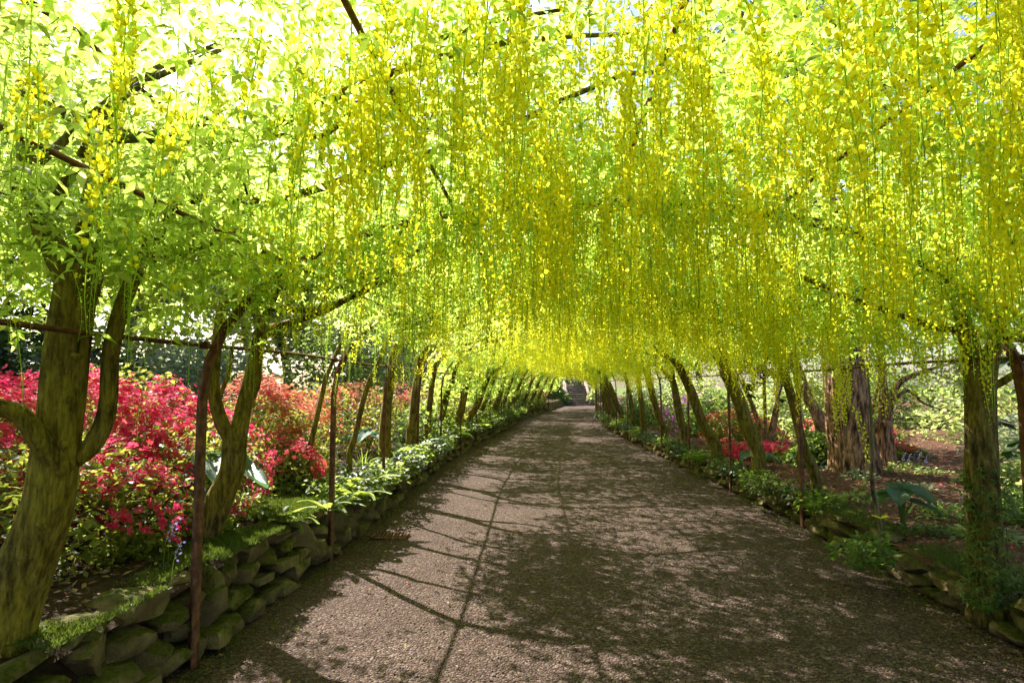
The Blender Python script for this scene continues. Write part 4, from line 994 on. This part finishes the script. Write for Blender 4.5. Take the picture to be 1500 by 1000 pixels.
# yellow poppy, dark leaning stake, green cane
b = np.array(onr(*P(1290, 770, 5.2)[:2])); root = empty('yellow_poppy', tuple(b), 'single yellow poppy beside the dark leaning stick in the mulch', 'flower'); g = Geo()
tube(g, [(0, 0, -.02), (.01, 0, .1), (0, 0, .20)], [.003, .0025, .002], 4, 3); g.build('stem', MAT['grass'], root)
for k in range(4):
    g = Geo(); g.scatter((AZF[0][:5], AZF[1][:3], AZF[2][:3]), np.array([[0, 0, .2]]), rots([k * 1.57], [0.5]), [.11]); g.build('petal', MAT['yellow'], root)
b = np.array(onr(*P(1296, 775, 5.25)[:2])); root = empty('leaning_stick', tuple(b), 'dark bent stick with a green cane above it, stuck in the mulch', 'stick')
g = Geo(); tube(g, [b - (0, 0, .05), P(1283, 740, 5.25), P(1277, 700, 5.25), P(1276, 672, 5.25)], [.022, .02, .018, .014], 7, 4, 0, .1); g.build('stick', MAT['bark_grey'], root, True, b)
g = Geo(); tube(g, [P(1276, 690, 5.25), P(1277, 610, 5.25), P(1272, 555, 5.25), P(1268, 480, 5.3)], [.008, .008, .007, .005], 6, 3); g.build('cane', MAT['grass'], root, True, b)

# ivy at the foot of the mulch side trunk
r = np.random.default_rng(77); n = 420; base3 = t3.org
h = r.random(n) ** 1.5 * .85; az = r.uniform(2.6, 5.6, n) + h * .6; rad = .105 + r.gamma(1.4, .022, n)
g = Geo(); g.scatter(LEAF_LO[0], np.stack([np.cos(az) * rad + .0, np.sin(az) * rad, h], 1), rots(az + r.normal(0, .5, n), r.normal(0, .5, n), r.normal(.6, .4, n)), r.uniform(.022, .042, n))
root = empty('ivy_plant', tuple(base3), 'ivy climbing the foot of the olive green laburnum trunk', 'ivy'); tag(g.build('foliage', MAT['mid'], root), kind='stuff')
g = Geo()
for k in range(4):
    a0 = 3 + k * .7; tube(g, [(math.cos(a0 + q * .5) * .105, math.sin(a0 + q * .5) * .105, q * .75 - .02) for q in (0, .33, .66, 1)], [.005, .004, .003, .002], 4, 3)
g.build('vine', MAT['twig'], root)

# low green plants spilling over the walls
def low_plant(label, base, rad, m_, n, ls, seed, group=None):
    r = np.random.default_rng(seed); root = empty('low_plant', base, label, 'plant', group); g = Geo()
    p, nn, _ = lumpy((0, 0, 0), rad, n, r, .7, 6); g.scatter(QUAD, p, rots(np.arctan2(nn[:, 1], nn[:, 0]) + r.normal(0, .7, n), r.normal(0, .5, n), r.normal(.1, .5, n)), 1.2 * ls * r.uniform(.6, 1.3, n))
    tag(g.build('foliage', MAT[m_], root), kind='stuff'); g = Geo()
    for k in range(7): q = p[r.integers(n)] * .9; tube(g, [(0, 0, -.03), q * .5 + (0, 0, .04), q], [.004, .003, .002], 4, 2)
    g.build('stems', MAT['grass'], root)['kind'] = 'stuff'
low_plant('bushy green plant spilling over the low wall in front of the stick', onr(*P(1268, 800, 4.75)[:2]), (.24, .26, .24), 'mid', 520, .045, 1)
for k in range(26):
    y = 6 + 22 * (k / 26) ** 1.3; x = float(XL(y)) - rng.uniform(-.08, .3)
    low_plant('leafy wall plant between the ferns on the taller wall', (x, y, float(zl(x, y)) if x < XL(y) - .18 else HL - .08), (.30, .42, .30), ('fern', 'moss', 'dark')[k % 3], 420, .05, 400 + k, 'leafy plants on the taller wall')
for k in range(22):
    y = 6.6 + 22 * (k / 22) ** 1.3; x = float(XR(y)) + rng.uniform(-.06, .3)
    low_plant('leafy wall plant between the ferns on the low wall', (x, y, HR - .06), (.28, .42, .24), ('fern', 'dark', 'moss')[k % 3], 360, .048, 440 + k, 'leafy plants on the low wall')
for k in range(16):
    y = 2.6 + 5 * k / 16; x = float(XL(y)) - rng.uniform(.5, 1.2)
    low_plant('straggling dark undergrowth on the soil under the pink azaleas', onl(x, y), (.22, .24, .14), ('azleaf', 'mid')[k % 2], 130, .04, 480 + k, 'undergrowth below the pink azaleas')
for k in range(18):
    y = 4.5 + 5 * k / 18; x = float(XR(y)) + rng.uniform(.5, 3.2)
    low_plant('low green groundcover patch growing through the bark mulch', onr(x, y), (.3, .3, .10), ('mid', 'silver', 'light')[k % 3], 130, .05, 520 + k, 'groundcover patches in the mulch')

# moss carpet on the wall tops, leaf litter in the beds
SPR = (np.array([(-.18, 0, 0), (.18, 0, 0), (0, .1, 1)]), np.array([(0, 1, 2)]), np.zeros(1, int))
def moss(name, label, pts, size, seed):
    r = np.random.default_rng(seed); n = len(pts); g = Geo()
    g.scatter(SPR, pts, rots(r.uniform(0, 6.28, n), r.normal(0, .5, n), r.normal(0, .5, n)), size * r.uniform(.6, 1.4, n))
    tag(g.build(name, MAT['moss']), label, 'moss', kind='stuff')
r = np.random.default_rng(5); n = 26000; y = r.uniform(3.7, 7.0, n); o = r.beta(1.3, 1.6, n) * .85
x = XL(y) - .05 - o; k = vnoise(x * 3, y * 3, 8) > -.35; x, y = x[k], y[k]
moss('moss_carpet', 'soft green moss carpet on top of the taller wall beyond the rusty post', np.stack([x, y, np.maximum(zl(x, y), HL + .01) + .0], 1), .028, 6)
n = 14000; y = r.uniform(2.2, 9, n); x = XR(y) + .04 + r.beta(1.2, 2.5, n) * .5; k = vnoise(x * 3, y * 2.2, 12) > .0; x, y = x[k], y[k]
moss('moss_carpet', 'dark moss patches along the top of the low wall', np.stack([x, y, np.maximum(zr(x, y), HR) + .005], 1), .024, 7)
n = 9000; y = r.uniform(1.6, 4.6, n); x = XL(y) - .05 - r.beta(1.2, 2.5, n) * .4; k = vnoise(x * 4, y * 3, 14) > .1; x, y = x[k], y[k]
moss('moss_carpet', 'moss cushions on the coping stones below the thick mossy trunk', np.stack([x, y, np.full(len(x), HL + .012)], 1), .022, 8)
n = 5000; y = 2.4 + 9 * r.random(n) ** 1.3; sd = r.random(n) < .5; x = np.where(sd, XL(y) + r.gamma(1.2, .05, n), XR(y) - r.gamma(1.2, .05, n)); k = vnoise(x * 5, y * 2, 17) > -.1; x, y = x[k], y[k]
moss('edge_moss', 'moss and tiny weeds creeping onto the path along both wall feet', np.stack([x, y, np.full(len(x), -.012)], 1), .022, 9)
def litter(name, label, x, y, zf, mat, size, seed):
    r = np.random.default_rng(seed); n = len(x); g = Geo()
    g.scatter(LIT, np.stack([x, y, zf(x, y) + .012], 1), rots(r.uniform(0, 6.28, n), r.normal(0, .35, n), r.normal(0, .35, n)), size * r.uniform(.5, 1.4, n))
    tag(g.build(name, mat), label, 'leaf litter', kind='stuff')
n = 11500; y = 3 + 12 * r.random(n) ** 1.4; x = XR(y) + .2 + 5.5 * r.random(n)
litter('leaf_litter', 'brown bark chips and dead leaves covering the mulched bed', x, y, zr, MAT['litter'], .05, 1)
n = 1500; y = 4 + 8 * r.random(n); x = XR(y) + .3 + 4 * r.random(n)
litter('fallen_petals', 'fallen red and pink petals lying on the bark mulch', x, y, zr, MAT['petalfall'], .035, 2)
n = 6000; y = 2 + 9 * r.random(n); x = XL(y) - .2 - 2.6 * r.random(n)
litter('leaf_litter', 'dead leaves covering the dark soil of the azalea bed', x, y, zl, MAT['litter'], .045, 3)

# ------------------------------------------------------------------ drain grate at the foot of the taller wall
b = P(568, 770, 6.3); b = np.array([float(XL(6.3)) + .28, 6.3, -.008])
root = empty('drain_grate', tuple(b), 'small iron drain grate set into the path by the ferny wall', 'drain grate')
g = Geo(); box(g, 0, .11, 0, .36, .02, .024); box(g, 0, -.11, 0, .36, .02, .024); box(g, -.17, 0, 0, .02, .20, .024); box(g, .17, 0, 0, .02, .20, .024); g.build('grate_frame', MAT['iron'], root)
for k in range(9): g = Geo(); box(g, -.14 + .035 * k, 0, 0, .014, .20, .02); g.build('grate_bar', MAT['iron'], root)
g = Geo(); box(g, 0, 0, -.03, .36, .22, .03); g.build('drain_pit', MAT['soil'], root)
